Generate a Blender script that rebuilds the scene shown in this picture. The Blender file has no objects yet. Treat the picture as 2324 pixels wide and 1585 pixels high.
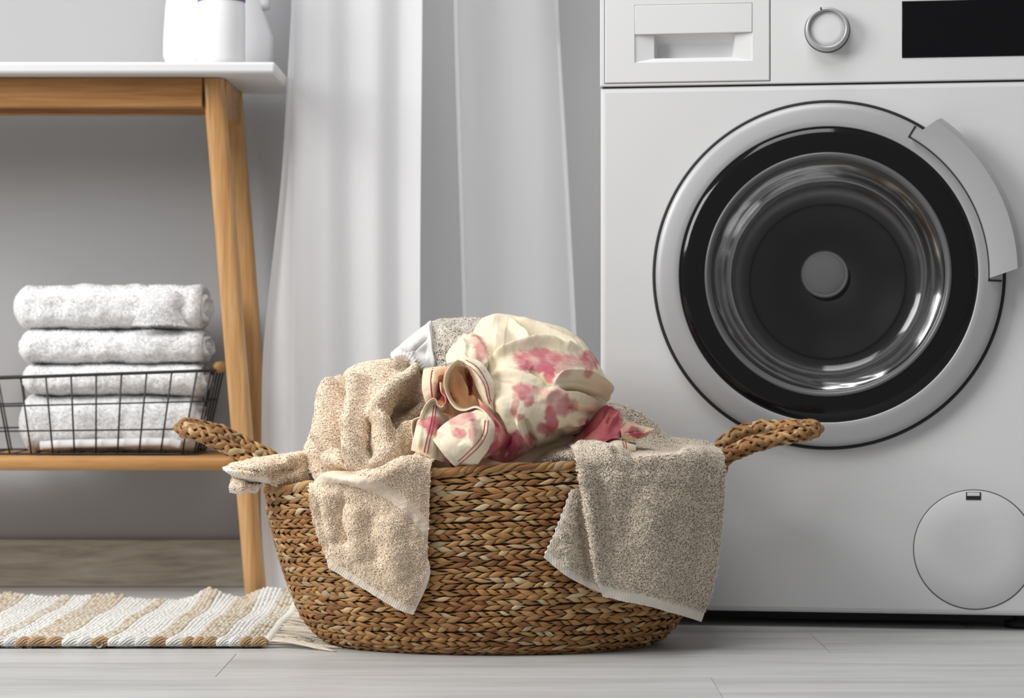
import bpy, math, random
import numpy as np
from mathutils import Vector, noise
R = np.random.RandomState(7)
random.seed(7)
C = bpy.context.scene.collection
scn = bpy.context.scene
PI = math.pi
F = 5000.0; CX = 1162.0; CY = 792.5; H = 0.365      # focal length in px, principal point, eye height

# ------------------------------------------------------------------ camera, world, light, exposure
cd = bpy.data.cameras.new('camera'); cam = bpy.data.objects.new('camera', cd); C.objects.link(cam)
cam.location = (0, 0, H); cam.rotation_euler = (PI/2, 0, 0)
cd.sensor_width = 36; cd.lens = 36*F/2324
cd.clip_start = .05; cd.clip_end = 50
cd.dof.use_dof = True; cd.dof.focus_distance = 2.62; cd.dof.aperture_fstop = 6.3
scn.camera = cam
w = bpy.data.worlds.new('world'); scn.world = w; w.use_nodes = True
w.node_tree.nodes['Background'].inputs[0].default_value = (1.0, 1.0, 1.0, 1)
w.node_tree.nodes['Background'].inputs[1].default_value = 0.24

def area(name, loc, target, size, power, col=(1, 1, 1), sy=None):
    l = bpy.data.lights.new(name, 'AREA'); l.energy = power; l.color = col
    l.shape = 'RECTANGLE'; l.size = size; l.size_y = sy or size
    o = bpy.data.objects.new(name, l); C.objects.link(o); o.location = loc
    o.rotation_euler = (Vector(target)-Vector(loc)).to_track_quat('-Z', 'Y').to_euler()
    return o
area('window_light', (-2.5, 1.6, 1.75), (0.1, 2.85, 0.25), 1.4, 82, (1.0, 0.99, 0.975))
area('ceiling_light', (-0.3, 1.9, 2.6), (-0.1, 3.1, 0.4), 1.3, 32, (1, 1, 1))
scn.view_settings.view_transform = 'Standard'; scn.view_settings.look = 'None'
scn.view_settings.exposure = 0.0; scn.view_settings.gamma = 1; scn.view_settings.use_curve_mapping = False

# ------------------------------------------------------------------ helpers
def W(px, py, D): return np.array([(px-CX)*D/F, D, H+(CY-py)*D/F])

def mk(name, verts, faces, mat, parent=None, smooth=True, col=None, origin=None, mats=None, midx=None, vec=None):
    verts = np.asarray(verts, dtype=np.float64).reshape(-1, 3)
    off = np.zeros(3)
    if parent is not None and parent.get('_w'):
        p = parent
        while p is not None: off = off+np.array(p.location); p = p.parent
    if origin is not None: off = off+np.array(origin)
    me = bpy.data.meshes.new(name)
    v = verts-off
    if isinstance(faces, np.ndarray):
        n = faces.shape[1]; nf = len(faces)
        me.vertices.add(len(v)); me.vertices.foreach_set('co', v.ravel())
        me.loops.add(nf*n); me.loops.foreach_set('vertex_index', faces.ravel().astype(np.int32))
        me.polygons.add(nf); me.polygons.foreach_set('loop_start', np.arange(0, nf*n, n, dtype=np.int32))
        me.update(calc_edges=True)
    else:
        me.from_pydata(v.tolist(), [], faces)
    me.materials.append(mat)
    if mats:
        for m in mats: me.materials.append(m)
        me.polygons.foreach_set('material_index', midx)
    if smooth: me.polygons.foreach_set('use_smooth', np.ones(len(me.polygons), dtype=bool))
    if col is not None:
        a = me.color_attributes.new('Col', 'FLOAT_COLOR', 'POINT')
        c = np.ones((len(v), 4)); c[:, :3] = np.asarray(col)[:, :3]
        a.data.foreach_set('color', c.ravel())
    if vec is not None:
        a = me.attributes.new('Band', 'FLOAT_VECTOR', 'POINT'); a.data.foreach_set('vector', np.asarray(vec, dtype=float).ravel())
    me.update()
    o = bpy.data.objects.new(name, me); C.objects.link(o)
    if parent is not None: o.parent = parent
    if parent is not None and parent.get('_w'): o['_w'] = 1
    if origin is not None: o.location = origin
    return o

def tag(o, label=None, cat=None, group=None, kind=None):
    if label: o['label'] = label
    if cat: o['category'] = cat
    if group: o['group'] = group
    if kind: o['kind'] = kind
    return o
def thing(name, loc, label, cat, group=None, rz=0, world=True):
    o = bpy.data.objects.new(name, None); C.objects.link(o); o.location = loc; o.rotation_euler = (0, 0, rz)
    o.empty_display_size = .05
    if world: o['_w'] = 1      # parts given in world coordinates
    return tag(o, label, cat, group)

def smoothshade_auto(o, ang=35):
    me = o.data
    me.polygons.foreach_set('use_smooth', np.ones(len(me.polygons), dtype=bool))
    try: me.set_sharp_from_angle(angle=math.radians(ang))
    except Exception: pass

def bevel(o, wd, seg=2, ang=35):
    m = o.modifiers.new('bevel', 'BEVEL'); m.width = wd; m.segments = seg; m.limit_method = 'ANGLE'; m.angle_limit = math.radians(ang)
    smoothshade_auto(o, ang+5); return o

def box_vf(x0, x1, y0, y1, z0, z1):
    v = [(x, y, z) for x in (x0, x1) for y in (y0, y1) for z in (z0, z1)]
    f = [(0, 1, 3, 2), (4, 6, 7, 5), (0, 4, 5, 1), (2, 3, 7, 6), (0, 2, 6, 4), (1, 5, 7, 3)]
    return v, f
def box(name, x0, x1, y0, y1, z0, z1, mat, parent=None, bev=0, seg=2):
    v, f = box_vf(x0, x1, y0, y1, z0, z1)
    o = mk(name, v, f, mat, parent, smooth=False)
    if bev: bevel(o, bev, seg)
    return o

def cr(pts, n):
    """Catmull-Rom resampling of a control polyline (k x d) to n points."""
    P = np.asarray(pts, float); k = len(P)
    Q = np.vstack([2*P[0]-P[1], P, 2*P[-1]-P[-2]])
    t = np.linspace(0, k-1, n); i = np.minimum(t.astype(int), k-2); u = (t-i)[:, None]
    a, b, c, d = Q[i], Q[i+1], Q[i+2], Q[i+3]
    return .5*((2*b)+(-a+c)*u+(2*a-5*b+4*c-d)*u*u+(-a+3*b-3*c+d)*u**3)

def sweep(path, a, b=None, n=8, up=None, closed=False, cap=True):
    """tube of elliptic section; a, b half sizes (scalars or arrays) along side and up vectors"""
    P = np.asarray(path, float); N = len(P)
    if closed: T = np.roll(P, -1, 0)-np.roll(P, 1, 0)
    else: T = np.gradient(P, axis=0)
    T /= np.linalg.norm(T, axis=1)[:, None]+1e-12
    if up is None:
        up = np.tile(np.array([0, 0, 1.]), (N, 1))
        bad = np.abs(T[:, 2]) > .95
        up[bad] = (0, 1, 0)
        if bad.any() and not bad.all(): up[:] = (0.31, .87, .38)
    S = np.cross(T, up); S /= np.linalg.norm(S, axis=1)[:, None]+1e-12
    U = np.cross(S, T)
    a = np.broadcast_to(a, (N,)); b = a if b is None else np.broadcast_to(b, (N,))
    th = np.arange(n)*2*PI/n
    V = P[:, None, :]+S[:, None, :]*(a[:, None]*np.cos(th))[:, :, None]+U[:, None, :]*(b[:, None]*np.sin(th))[:, :, None]
    V = V.reshape(-1, 3)
    M = N if closed else N-1
    i = np.arange(M)[:, None]; j = np.arange(n)[None, :]
    i2 = (i+1) % N; j2 = (j+1) % n
    Fq = np.stack([i*n+j, i*n+j2, i2*n+j2, i2*n+j], -1).reshape(-1, 4)
    if cap and not closed:
        c0 = len(V); V = np.vstack([V, P[0], P[-1]])
        jj = np.arange(n)
        f0 = np.stack([np.full(n, c0), (jj+1) % n, jj, np.full(n, c0)], -1)
        base = (N-1)*n
        f1 = np.stack([np.full(n, c0+1), base+jj, base+(jj+1) % n, np.full(n, c0+1)], -1)
        tri = [tuple(int(q) for q in r[:3]) for r in np.vstack([f0, f1])]
        return V, [tuple(int(q) for q in r) for r in Fq]+tri
    return V, Fq

class MB:
    def __init__(s): s.v = []; s.f = []; s.c = []; s.n = 0
    def add(s, v, f, c=None):
        v = np.asarray(v, float)
        s.v.append(v)
        s.f.extend([tuple(int(q)+s.n for q in r) for r in f]); s.n += len(v)
        if c is not None: s.c.append(np.broadcast_to(np.asarray(c, float), (len(v), 3)))
    def build(s, name, mat, parent=None, smooth=True, **k):
        return mk(name, np.vstack(s.v), s.f, mat, parent, smooth, col=np.vstack(s.c) if s.c else None, **k)

class QB:      # numpy accumulator, quads only
    def __init__(s): s.v = []; s.f = []; s.c = []; s.n = 0
    def add(s, v, f, c=None):
        s.v.append(np.asarray(v)); s.f.append(np.asarray(f)+s.n); s.n += len(v)
        if c is not None: s.c.append(np.broadcast_to(np.asarray(c, float), (len(v), 3)))
    def build(s, name, mat, parent=None, smooth=True, **k):
        return mk(name, np.vstack(s.v), np.vstack(s.f), mat, parent, smooth, col=np.vstack(s.c) if s.c else None, **k)

def lathe(prof, n=96, full=True):
    """profile [(r, d)] about local -y axis: vertices (x, -d, z)"""
    pr = np.asarray(prof, float); k = len(pr)
    th = np.arange(n)*2*PI/n
    V = np.stack([pr[:, 0][None, :]*np.cos(th)[:, None], np.broadcast_to(-pr[:, 1][None, :], (n, k)), pr[:, 0][None, :]*np.sin(th)[:, None]], -1).reshape(-1, 3)
    i = np.arange(n)[:, None]; j = np.arange(k-1)[None, :]; i2 = (i+1) % n
    Fq = np.stack([i*k+j, i*k+j+1, i2*k+j+1, i2*k+j], -1).reshape(-1, 4)
    return V, Fq
def lathe_z(prof, n=48):
    V, f = lathe(prof, n); V = np.stack([V[:, 0], V[:, 2], -V[:, 1]], -1); return V, f

# ------------------------------------------------------------------ materials
def M(name, col=(.8, .8, .8), rough=.5, metal=0, spec=.5, **kw):
    m = bpy.data.materials.new(name); m.use_nodes = True
    b = m.node_tree.nodes['Principled BSDF']
    b.inputs['Base Color'].default_value = (*col, 1); b.inputs['Roughness'].default_value = rough
    b.inputs['Metallic'].default_value = metal; b.inputs['Specular IOR Level'].default_value = spec
    for k, v in kw.items(): b.inputs[k.replace('_', ' ')].default_value = v
    return m
def nd(m, t, **kw):
    n = m.node_tree.nodes.new(t)
    for k, v in kw.items(): setattr(n, k, v)
    return n
def lk(m, a, b): m.node_tree.links.new(a, b)
def bsdf(m): return m.node_tree.nodes['Principled BSDF']
def coords(m, scale=(1, 1, 1), kind='Object', loc=(0, 0, 0), rot=(0, 0, 0)):
    tc = nd(m, 'ShaderNodeTexCoord'); mp = nd(m, 'ShaderNodeMapping')
    mp.inputs['Scale'].default_value = scale; mp.inputs['Location'].default_value = loc; mp.inputs['Rotation'].default_value = rot
    lk(m, tc.outputs[kind], mp.inputs[0]); return mp.outputs[0]
def noise_n(m, vec, scale=5, detail=4, dist=0, rough=.55):
    n = nd(m, 'ShaderNodeTexNoise'); n.inputs['Scale'].default_value = scale; n.inputs['Detail'].default_value = detail
    n.inputs['Distortion'].default_value = dist; n.inputs['Roughness'].default_value = rough
    if vec is not None: lk(m, vec, n.inputs['Vector'])
    return n.outputs['Fac']
def ramp(m, fac, stops):
    r = nd(m, 'ShaderNodeValToRGB'); e = r.color_ramp.elements
    while len(e) < len(stops): e.new(.5)
    for el, (p, c) in zip(e, stops): el.position = p; el.color = (*c, 1)
    lk(m, fac, r.inputs[0]); return r.outputs[0]
def bump(m, h, strength=.3, dist=.001):
    b = nd(m, 'ShaderNodeBump'); b.inputs['Strength'].default_value = strength; b.inputs['Distance'].default_value = dist
    lk(m, h, b.inputs['Height']); lk(m, b.outputs[0], bsdf(m).inputs['Normal'])
def vcol(m, amount=None):
    a = nd(m, 'ShaderNodeAttribute', attribute_name='Col'); return a.outputs['Color']
def mixc(m, a, b, fac, mode='MIX'):
    n = nd(m, 'ShaderNodeMix', data_type='RGBA', blend_type=mode)
    for s, v in ((6, a), (7, b), (0, fac)):
        if hasattr(v, 'is_linked') or hasattr(v, 'links'): lk(m, v, n.inputs[s])
        else: n.inputs[s].default_value = (*v, 1) if isinstance(v, tuple) else v
    return n.outputs[2]
def mathn(m, op, a, b=None):
    n = nd(m, 'ShaderNodeMath', operation=op)
    for s, v in ((0, a), (1, b)):
        if v is None: continue
        if hasattr(v, 'links'): lk(m, v, n.inputs[s])
        else: n.inputs[s].default_value = v
    return n.outputs[0]

# walls / floor
m_wall = M('wall_paint', (.42, .422, .430), .85)
bump(m_wall, noise_n(m_wall, coords(m_wall), 60, 3), .06, .002)
def wood(name, c0, c1, c2, scale, rough=.45, axis_rot=(0, 0, 0), dist=1.2, spec=.4):
    m = M(name, c1, rough, spec=spec)
    oi = nd(m, 'ShaderNodeObjectInfo')
    tc = nd(m, 'ShaderNodeTexCoord'); ad = nd(m, 'ShaderNodeVectorMath', operation='ADD')
    mu = nd(m, 'ShaderNodeVectorMath', operation='SCALE'); mu.inputs[3].default_value = 37.0
    cb = nd(m, 'ShaderNodeCombineXYZ')
    for i in range(3): lk(m, oi.outputs['Random'], cb.inputs[i])
    lk(m, cb.outputs[0], mu.inputs[0])
    lk(m, tc.outputs['Object'], ad.inputs[0]); lk(m, mu.outputs[0], ad.inputs[1])
    mp = nd(m, 'ShaderNodeMapping'); mp.inputs['Scale'].default_value = scale; mp.inputs['Rotation'].default_value = axis_rot
    lk(m, ad.outputs[0], mp.inputs[0])
    n1 = noise_n(m, mp.outputs[0], 1, 5, dist); n2 = noise_n(m, mp.outputs[0], 4.5, 6, .4)
    f = mathn(m, 'ADD', mathn(m, 'MULTIPLY', n1, .65), mathn(m, 'MULTIPLY', n2, .35))
    c = ramp(m, f, [(.34, c0), (.5, c1), (.66, c2)])
    lk(m, c, bsdf(m).inputs['Base Color']); bump(m, n2, .12, .0005)
    return m
m_plank = wood('floor_laminate', (.43, .43, .425), (.54, .54, .535), (.61, .61, .61), (1.6, 22, 22), .36, dist=.9)
m_base = wood('baseboard_wood', (.27, .23, .18), (.44, .39, .32), (.58, .53, .46), (3.0, 14, 22), .5, dist=2.2)
m_under = M('underlay', (.05, .048, .045), .9)
m_bamboo = wood('bamboo_along', (.36, .165, .048), (.47, .245, .085), (.56, .32, .13), (3.0, 30, 55), .38, dist=.3)
m_bamboo_v = wood('bamboo_upright', (.36, .175, .058), (.51, .285, .115), (.64, .40, .195), (50, 50, 2.5), .38, dist=.3)
m_apron_shade = wood('bamboo_apron_shaded', (.25, .105, .028), (.36, .17, .055), (.45, .235, .085), (3.0, 30, 55), .4, dist=.3)  # darker copy of the bamboo: shading on the aprons put into the colour
m_white_top = M('white_lacquer', (.70, .70, .71), .34)
# washing machine
m_wm = M('white_enamel', (.67, .67, .675), .34)
m_wm2 = M('white_plastic', (.71, .71, .715), .36)
m_gap = M('dark_gap', (.012, .012, .013), .6)
m_silver = M('silver_plastic', (.41, .41, .42), .42, .25)
m_silver_hi = M('silver_handle', (.48, .48, .49), .34, .35)
m_silver_d = M('silver_shadow_side', (.40, .40, .41), .35, .5)
m_blackgl = M('black_gloss', (.006, .006, .007), .09, spec=.35)
m_screen = M('display_gloss', (.005, .005, .006), .12, spec=.2)
m_bowlrim = M('bowl_rim', (.12, .12, .125), .3)
m_drum = M('drum_steel', (.30, .30, .305), .34, .35)
m_hub = M('drum_hub', (.42, .42, .425), .45, .0)
m_gask = M('grey_gasket', (.10, .10, .105), .5)
m_flapgap = M('panel_groove', (.10, .10, .10), .6)
m_glass = bpy.data.materials.new('door_glass'); m_glass.use_nodes = True
nt = m_glass.node_tree; nt.nodes.clear()
o_ = nd(m_glass, 'ShaderNodeOutputMaterial'); mx = nd(m_glass, 'ShaderNodeMixShader'); tr = nd(m_glass, 'ShaderNodeBsdfTransparent'); gl = nd(m_glass, 'ShaderNodeBsdfGlossy')
tr.inputs[0].default_value = (.93, .93, .94, 1); gl.inputs['Roughness'].default_value = .11
fr = nd(m_glass, 'ShaderNodeFresnel'); fr.inputs[0].default_value = 1.5
bp = nd(m_glass, 'ShaderNodeBump'); bp.inputs['Strength'].default_value = .22; bp.inputs['Distance'].default_value = .010
lk(m_glass, noise_n(m_glass, coords(m_glass, (1, 1, 1)), 9, 1, 1.2), bp.inputs['Height'])
lk(m_glass, bp.outputs[0], gl.inputs['Normal']); lk(m_glass, bp.outputs[0], fr.inputs['Normal'])
lk(m_glass, fr.outputs[0], mx.inputs[0]); lk(m_glass, tr.outputs[0], mx.inputs[1]); lk(m_glass, gl.outputs[0], mx.inputs[2]); lk(m_glass, mx.outputs[0], o_.inputs[0])
# textiles
def cloth_mat(name, rough=.95, sheen=.25, bs=None, trans=0):
    m = M(name, (.8, .8, .8), rough, spec=.1); lk(m, vcol(m), bsdf(m).inputs['Base Color'])
    bsdf(m).inputs['Sheen Weight'].default_value = sheen; bsdf(m).inputs['Sheen Roughness'].default_value = .5
    if bs: bump(m, noise_n(m, coords(m), bs[0], 2), bs[1], bs[2])
    return m
m_terry = cloth_mat('terry_ground', bs=(900, .5, .001))
m_pile = cloth_mat('terry_pile', sheen=.15)
m_jersey = cloth_mat('cotton_jersey', sheen=.05, bs=(1200, .15, .0005))
bsdf(m_jersey).inputs['Subsurface Weight'].default_value = .0
m_thread = M('red_thread', (.42, .03, .055), .7)
m_seagrass = M('seagrass', (.5, .3, .13), .5, spec=.35); lk(m_seagrass, vcol(m_seagrass), bsdf(m_seagrass).inputs['Base Color'])
bump(m_seagrass, noise_n(m_seagrass, coords(m_seagrass, (1, 1, 1)), 260, 3), .35, .0008)
m_liner = M('basket_core', (.10, .05, .02), .8)
m_yarn = cloth_mat('rug_yarn', sheen=.1, bs=(700, .7, .0015))
m_wire = M('black_wire', (.012, .012, .012), .45)
m_bottle = M('white_bottle', (.76, .76, .77), .35, Subsurface_Weight=.0)
m_purple = M('purple_label', (.16, .05, .30), .4)

# sheer curtain
m_sheer = bpy.data.materials.new('sheer_voile'); m_sheer.use_nodes = True
nt = m_sheer.node_tree; nt.nodes.clear()
o_ = nd(m_sheer, 'ShaderNodeOutputMaterial'); mx = nd(m_sheer, 'ShaderNodeMixShader'); tr = nd(m_sheer, 'ShaderNodeBsdfTransparent')
mx2 = nd(m_sheer, 'ShaderNodeMixShader'); df = nd(m_sheer, 'ShaderNodeBsdfDiffuse'); tl = nd(m_sheer, 'ShaderNodeBsdfTranslucent')
df.inputs[0].default_value = (.93, .93, .94, 1); tl.inputs[0].default_value = (.93, .93, .94, 1); mx2.inputs[0].default_value = .42
at = nd(m_sheer, 'ShaderNodeAttribute', attribute_name='Col')
lk(m_sheer, at.outputs['Color'], mx.inputs[0]); lk(m_sheer, tr.outputs[0], mx.inputs[1]); lk(m_sheer, df.outputs[0], mx2.inputs[1]); lk(m_sheer, tl.outputs[0], mx2.inputs[2])
lk(m_sheer, mx2.outputs[0], mx.inputs[2]); lk(m_sheer, mx.outputs[0], o_.inputs[0])

# ------------------------------------------------------------------ room
YW = 3.39
def struct(o): o['kind'] = 'structure'; return o
wb = box('wall_back', -2.6, 2.2, YW, YW+.1, 0, 2.6, m_wall); struct(wb)
bb = box('baseboard_back', -2.6, 2.2, YW-.014, YW, 0, .0725, m_base, bev=.002); struct(bb)
fl = bpy.data.objects.new('floor', None); C.objects.link(fl); fl['kind'] = 'structure'; fl['_w'] = 1
box('underlay', -2.6, 2.2, .6, YW+.1, -.03, -.0085, m_under, fl)
pw = .19; pl = 1.28; g = .0003
k = 0
y = 2.451-pw*9
while y < YW:
    x = -2.6-((k*.437+.30) % 1)*pl
    if k == 9: x = -.330-pl*2         # the open butt joint left of the basket
    if k == 11: x = .595-pl*3
    while x < 2.2:
        xa, xb = max(x, -2.6)+g, min(x+pl, 2.2)-g; ya, yb = y+g*.5, min(y+pw, YW)-g*.5
        if xb-xa > .02 and yb-ya > .01:
            v, f = box_vf(-(xb-xa)/2, (xb-xa)/2, -(yb-ya)/2, (yb-ya)/2, -.008, 0)
            o = mk('plank', v, f, m_plank, None, smooth=False); o.parent = fl; o.location = ((xa+xb)/2, (ya+yb)/2, 0)
            b_ = o.modifiers.new('b', 'BEVEL'); b_.width = .0003; b_.segments = 1; b_.limit_method = 'ANGLE'
        x += pl
    y += pw; k += 1

# ------------------------------------------------------------------ washing machine
TH = math.asin(.1426)
wm = thing('washing_machine', (.1168, 2.92, 0), 'white front-loading washing machine with round black glass door and silver ring', 'washing machine', rz=-TH, world=False)
ZS = .712
def perim_rect(c, hw, hh, n):     # rectangle points hit by rays at n angles, corners included
    pts = []
    for i in range(n):
        a = 2*PI*i/n; ca, sa = math.cos(a), math.sin(a)
        pts.append((a, ca, sa))
    return pts
# front panel with hole
def front_panel():
    cx, cz, r = .298, .4617, .2
    x0, x1, z0, z1 = 0, .6, .02, ZS-.0008
    angs = sorted([2*PI*i/128 for i in range(128)]+[math.atan2(zz-cz, xx-cx) % (2*PI) for xx in (x0, x1) for zz in (z0, z1)])
    n = len(angs)
    def rect(inset, d):
        out = []
        for a in angs:
            ca, sa = math.cos(a), math.sin(a); t = 1e9
            for (lim, c, dd) in ((x1, cx, ca), (x0, cx, ca), (z1, cz, sa), (z0, cz, sa)):
                if abs(dd) > 1e-9:
                    tt = (lim-c)/dd
                    if tt > 0: t = min(t, tt)
            x, z = cx+ca*t, cz+sa*t
            x = min(max(x, x0+inset), x1-inset); z = min(max(z, z0+inset), z1-inset)
            out.append((x, -d, z))
        return out
    rings = [[(cx+r*math.cos(a), .03, cz+r*math.sin(a)) for a in angs], [(cx+r*math.cos(a), 0, cz+r*math.sin(a)) for a in angs],
             rect(.007, 0), rect(.0035, -.0008), rect(.001, -.003), rect(0, -.007), rect(0, -.02)]
    V = [p for rg in rings for p in rg]; Fc = []
    for k in range(len(rings)-1):
        for i in range(n):
            j = (i+1) % n; Fc.append((k*n+i, k*n+j, (k+1)*n+j, (k+1)*n+i))
    o = mk('front_panel', V, Fc, m_wm, wm); smoothshade_auto(o, 8); return o
front_panel()
# cabinet shell (sides, back, top lid, bottom)
V = []; Fc = []
def addbox(*a):
    v, f = box_vf(*a); b = len(V); V.extend(v); Fc.extend([tuple(q+b for q in r) for r in f])
addbox(0.0005, .012, .018, .44, .02, .83); addbox(.588, .5995, .018, .44, .02, .83); addbox(.012, .588, .43, .44, .02, .83); addbox(.012, .588, .018, .43, .02, .03)
addbox(.012, .588, .018, .43, .70, .708)
mk('cabinet', V, Fc, m_wm, wm, smooth=False)
box('top_lid', -.001, .601, -.004, .445, .8305, .85, m_wm2, wm, bev=.004)
box('seam_shadow_strip', .003, .597, .004, .02, ZS-.004, ZS+.003, m_gap, wm)
# control panel plates around drawer
cp0, cp1 = ZS+.0008, .83
def plate(name, outer, inner, d_out, d_in, mat, parent, depth=.012, edge=.0015):
    """rect frame: outer rect to inner rect (x0,x1,z0,z1) at depths"""
    def rc(r, d, ins=0): x0, x1, z0, z1 = r; return [(x0+ins, -d, z0+ins), (x1-ins, -d, z0+ins), (x1-ins, -d, z1-ins), (x0+ins, -d, z1-ins)]
    rings = [rc(outer, d_out-depth), rc(outer, d_out-edge), rc(outer, d_out, edge)]
    if inner: rings += [rc(inner, d_in), rc(inner, d_in-depth)]
    V = [p for r_ in rings for p in r_]; Fc = []
    for k in range(len(rings)-1):
        for i in range(4): j = (i+1) % 4; Fc.append((k*4+i, k*4+j, k*4+4+j, k*4+4+i))
    if not inner: b = (len(rings)-1)*4; Fc.append((b, b+1, b+2, b+3))
    o = mk(name, V, Fc, mat, parent, smooth=False); smoothshade_auto(o, 30); return o
dr = (.0065, .2234, .7170, .8285)
cpn = plate('control_panel', (0, .6, cp0, cp1), (dr[0]-.001, dr[1]+.001, dr[2]-.001, dr[3]+.001), .001, .001, m_wm2, wm, .02, .0012)
box('panel_core', .004, .596, .028, .034, cp0, cp1, m_gap, wm)
drawer = plate('detergent_drawer', dr, (.0457, .201, .7434, .8197), .0022, .0022, m_wm2, wm, .01, .0012)
# recessed grip inside the drawer: sloping surround, deep pocket, flap
def ringm(name, rects, mat, parent, close=True):
    V = []; Fc = []
    for (x0, x1, z0, z1, d) in rects: V += [(x0, -d, z0), (x1, -d, z0), (x1, -d, z1), (x0, -d, z1)]
    for k in range(len(rects)-1):
        for i in range(4): j = (i+1) % 4; Fc.append((k*4+i, k*4+j, k*4+4+j, k*4+4+i))
    if close: b = (len(rects)-1)*4; Fc.append((b, b+1, b+2, b+3))
    o = mk(name, V, Fc, mat, parent, smooth=False); return o
ringm('grip_pocket', [(.0457, .201, .7434, .8197, .0018), (.0463, .2004, .744, .8191, .0006), (.0713, .1774, .7493, .7805, -.004), (.0713, .1774, .7493, .7805, -.012), (.075, .174, .7495, .770, -.022), (.075, .174, .7495, .764, -.0225)], m_wm2, drawer)
fo = box('grip_flap', .0463, .2004, -.0026, .004, .7808, .8191, m_wm2, drawer, bev=.0007)
# gap line round the drawer
# program knob
kn = bpy.data.objects.new('program_knob', None); C.objects.link(kn); kn.parent = wm; kn.location = (.298, -.001, .7814)
v, f = lathe([(.0275, .0), (.0285, .001), (.0285, .0030), (.0278, .016), (.0268, .0185), (.0252, .0195), (.0236, .0185), (.0230, .0165), (.0228, .0120)], 72)
mk('grip_ring', v, f, m_silver_hi, kn)
v, f = lathe([(.0229, .0125), (.0225, .0138), (.016, .0142), (.0001, .0145)], 72); mk('knob_face', v, f, m_wm2, kn)
v, f = lathe([(.0295, -.001), (.0295, .0006), (.0283, .0006)], 72); mk('knob_gap', v, f, m_gap, kn)
mark = box('pointer_mark', -.0085, -.0068, -.0201, -.0185, .0236, .0275, m_gap, kn); mark.rotation_euler = (0, -.02, 0)
box('display_screen', .394, .575, -.0022, .004, .7433, .8172, m_screen, wm, bev=.0008)
# door
DC = (.298, 0, .4617)
door = bpy.data.objects.new('door', None); C.objects.link(door); door.parent = wm; door.location = DC
def L(name, prof, mat, n=160, par=door):
    v, f = lathe(prof, n); return mk(name, v, f, mat, par)
L('door_gap', [(.2285, -.001), (.2285, .0016), (.2276, .0022), (.2218, .0022), (.2215, -.002)], m_gap)
L('outer_ring', [(.2232, .001), (.2238, .006), (.2234, .013), (.2222, .0165), (.2200, .0180), (.2150, .0195), (.2000, .0225), (.1935, .0232), (.1922, .0226), (.1918, .020)], m_silver)
L('dark_glass_ring', [(.1916, .020), (.1913, .0222), (.180, .0232), (.165, .0236), (.1585, .0238)], m_blackgl)
L('bowl_rim', [(.1586, .0236), (.1578, .0252), (.1560, .0258), (.1540, .0250), (.1515, .0225), (.1500, .017)], m_bowlrim)
L('glass_bowl', [(.1505, .020), (.1485, .010), (.144, -.020), (.139, -.050), (.134, -.068), (.126, -.078), (.112, -.083), (.08, -.086), (.04, -.088), (.0005, -.089)], m_glass)
L('bowl_ring', [(.139, -.052), (.1365, -.064), (.1285, -.078), (.1235, -.081), (.1235, -.083), (.130, -.081), (.1385, -.066), (.1405, -.052)], m_gask)
L('gasket', [(.1915, .015), (.19, -.01), (.172, -.03), (.158, -.036), (.152, -.045), (.156, -.055), (.18, -.060), (.215, -.062)], m_gask, par=door)
drum = bpy.data.objects.new('drum', None); C.objects.link(drum); drum.parent = wm; drum.location = DC
L('drum_wall', [(.165, -.060), (.205, -.075), (.205, -.25), (.19, -.27)], m_drum, par=drum)
L('drum_back', [(.192, -.268), (.15, -.285), (.145, -.280), (.118, -.280), (.112, -.292), (.075, -.296), (.068, -.286), (.05, -.286), (.044, -.280), (.0005, -.279)], m_drum, par=drum)
v, f = lathe([(.110, -.288), (.085, -.275), (.055, -.235), (.038, -.175), (.0315, -.137)], 64); mk('hub_cone', v, f, m_drum, drum)
v, f = lathe([(.0330, -.150), (.0320, -.135), (.0312, -.131), (.0290, -.130), (.0272, -.133), (.0262, -.1345), (.0005, -.134)], 64)
hub = mk('drum_hub', v, f, m_hub, drum); hub.location = (-.004, 0, .006)
for a in (15, 135, 255):      # lifting paddles
    a = math.radians(a); P = []; n_ = 9
    V = []; Fc = []
    for i in range(n_):
        d = -.10-.15*i/(n_-1); s = math.sin(PI*(i+.5)/n_)**.5; hgt = .045*s; wd = .030*s
        for (t, rr) in ((-1, .206), (-.45, .206-hgt*.8), (0, .206-hgt), (.45, .206-hgt*.8), (1, .206)):
            aa = a+t*wd/.2; V.append((rr*math.cos(aa), -d, rr*math.sin(aa)))
    for i in range(n_-1):
        for j in range(4): Fc.append((i*5+j, i*5+j+1, i*5+6+j, i*5+5+j))
    mk('drum_paddle', V, Fc, m_drum, drum)
# handle
def arc_part(name, prof, mat, parent, n=40, a0=lambda r: 0, a1=lambda r: 1):
    V = []; Fc = []; k = len(prof)
    for i in range(n):
        for (r, d) in prof:
            t = i/(n-1); a = math.radians(a0(r)*(1-t)+a1(r)*t); V.append((r*math.cos(a), -d, r*math.sin(a)))
    for i in range(n-1):
        for j in range(k): j2 = (j+1) % k; Fc.append((i*k+j, i*k+j2, i*k+k+j2, i*k+k+j))
    Fc.append(tuple(range(k-1, -1, -1))); Fc.append(tuple((n-1)*k+q for q in range(k)))
    o = mk(name, V, Fc, mat, parent); smoothshade_auto(o, 30); return o
lo = lambda r: -1.7+(r-.2048)/.048*4.3; hi = lambda r: 58.5-(r-.2048)/.048*5.0
hd = arc_part('door_handle', [(.2062, .018), (.2062, .0285), (.2068, .0300), (.2385, .0405), (.2400, .0405), (.2410, .0395), (.2475, .026), (.247, .0225), (.238, .0215)], m_silver_hi, door, a0=lo, a1=hi)
arc_part('handle_recess', [(.2048, .019), (.2048, .0222), (.2068, .0219), (.2068, .018)], m_gap, door, a0=lambda r: -2.4, a1=lambda r: 59.4)
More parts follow.
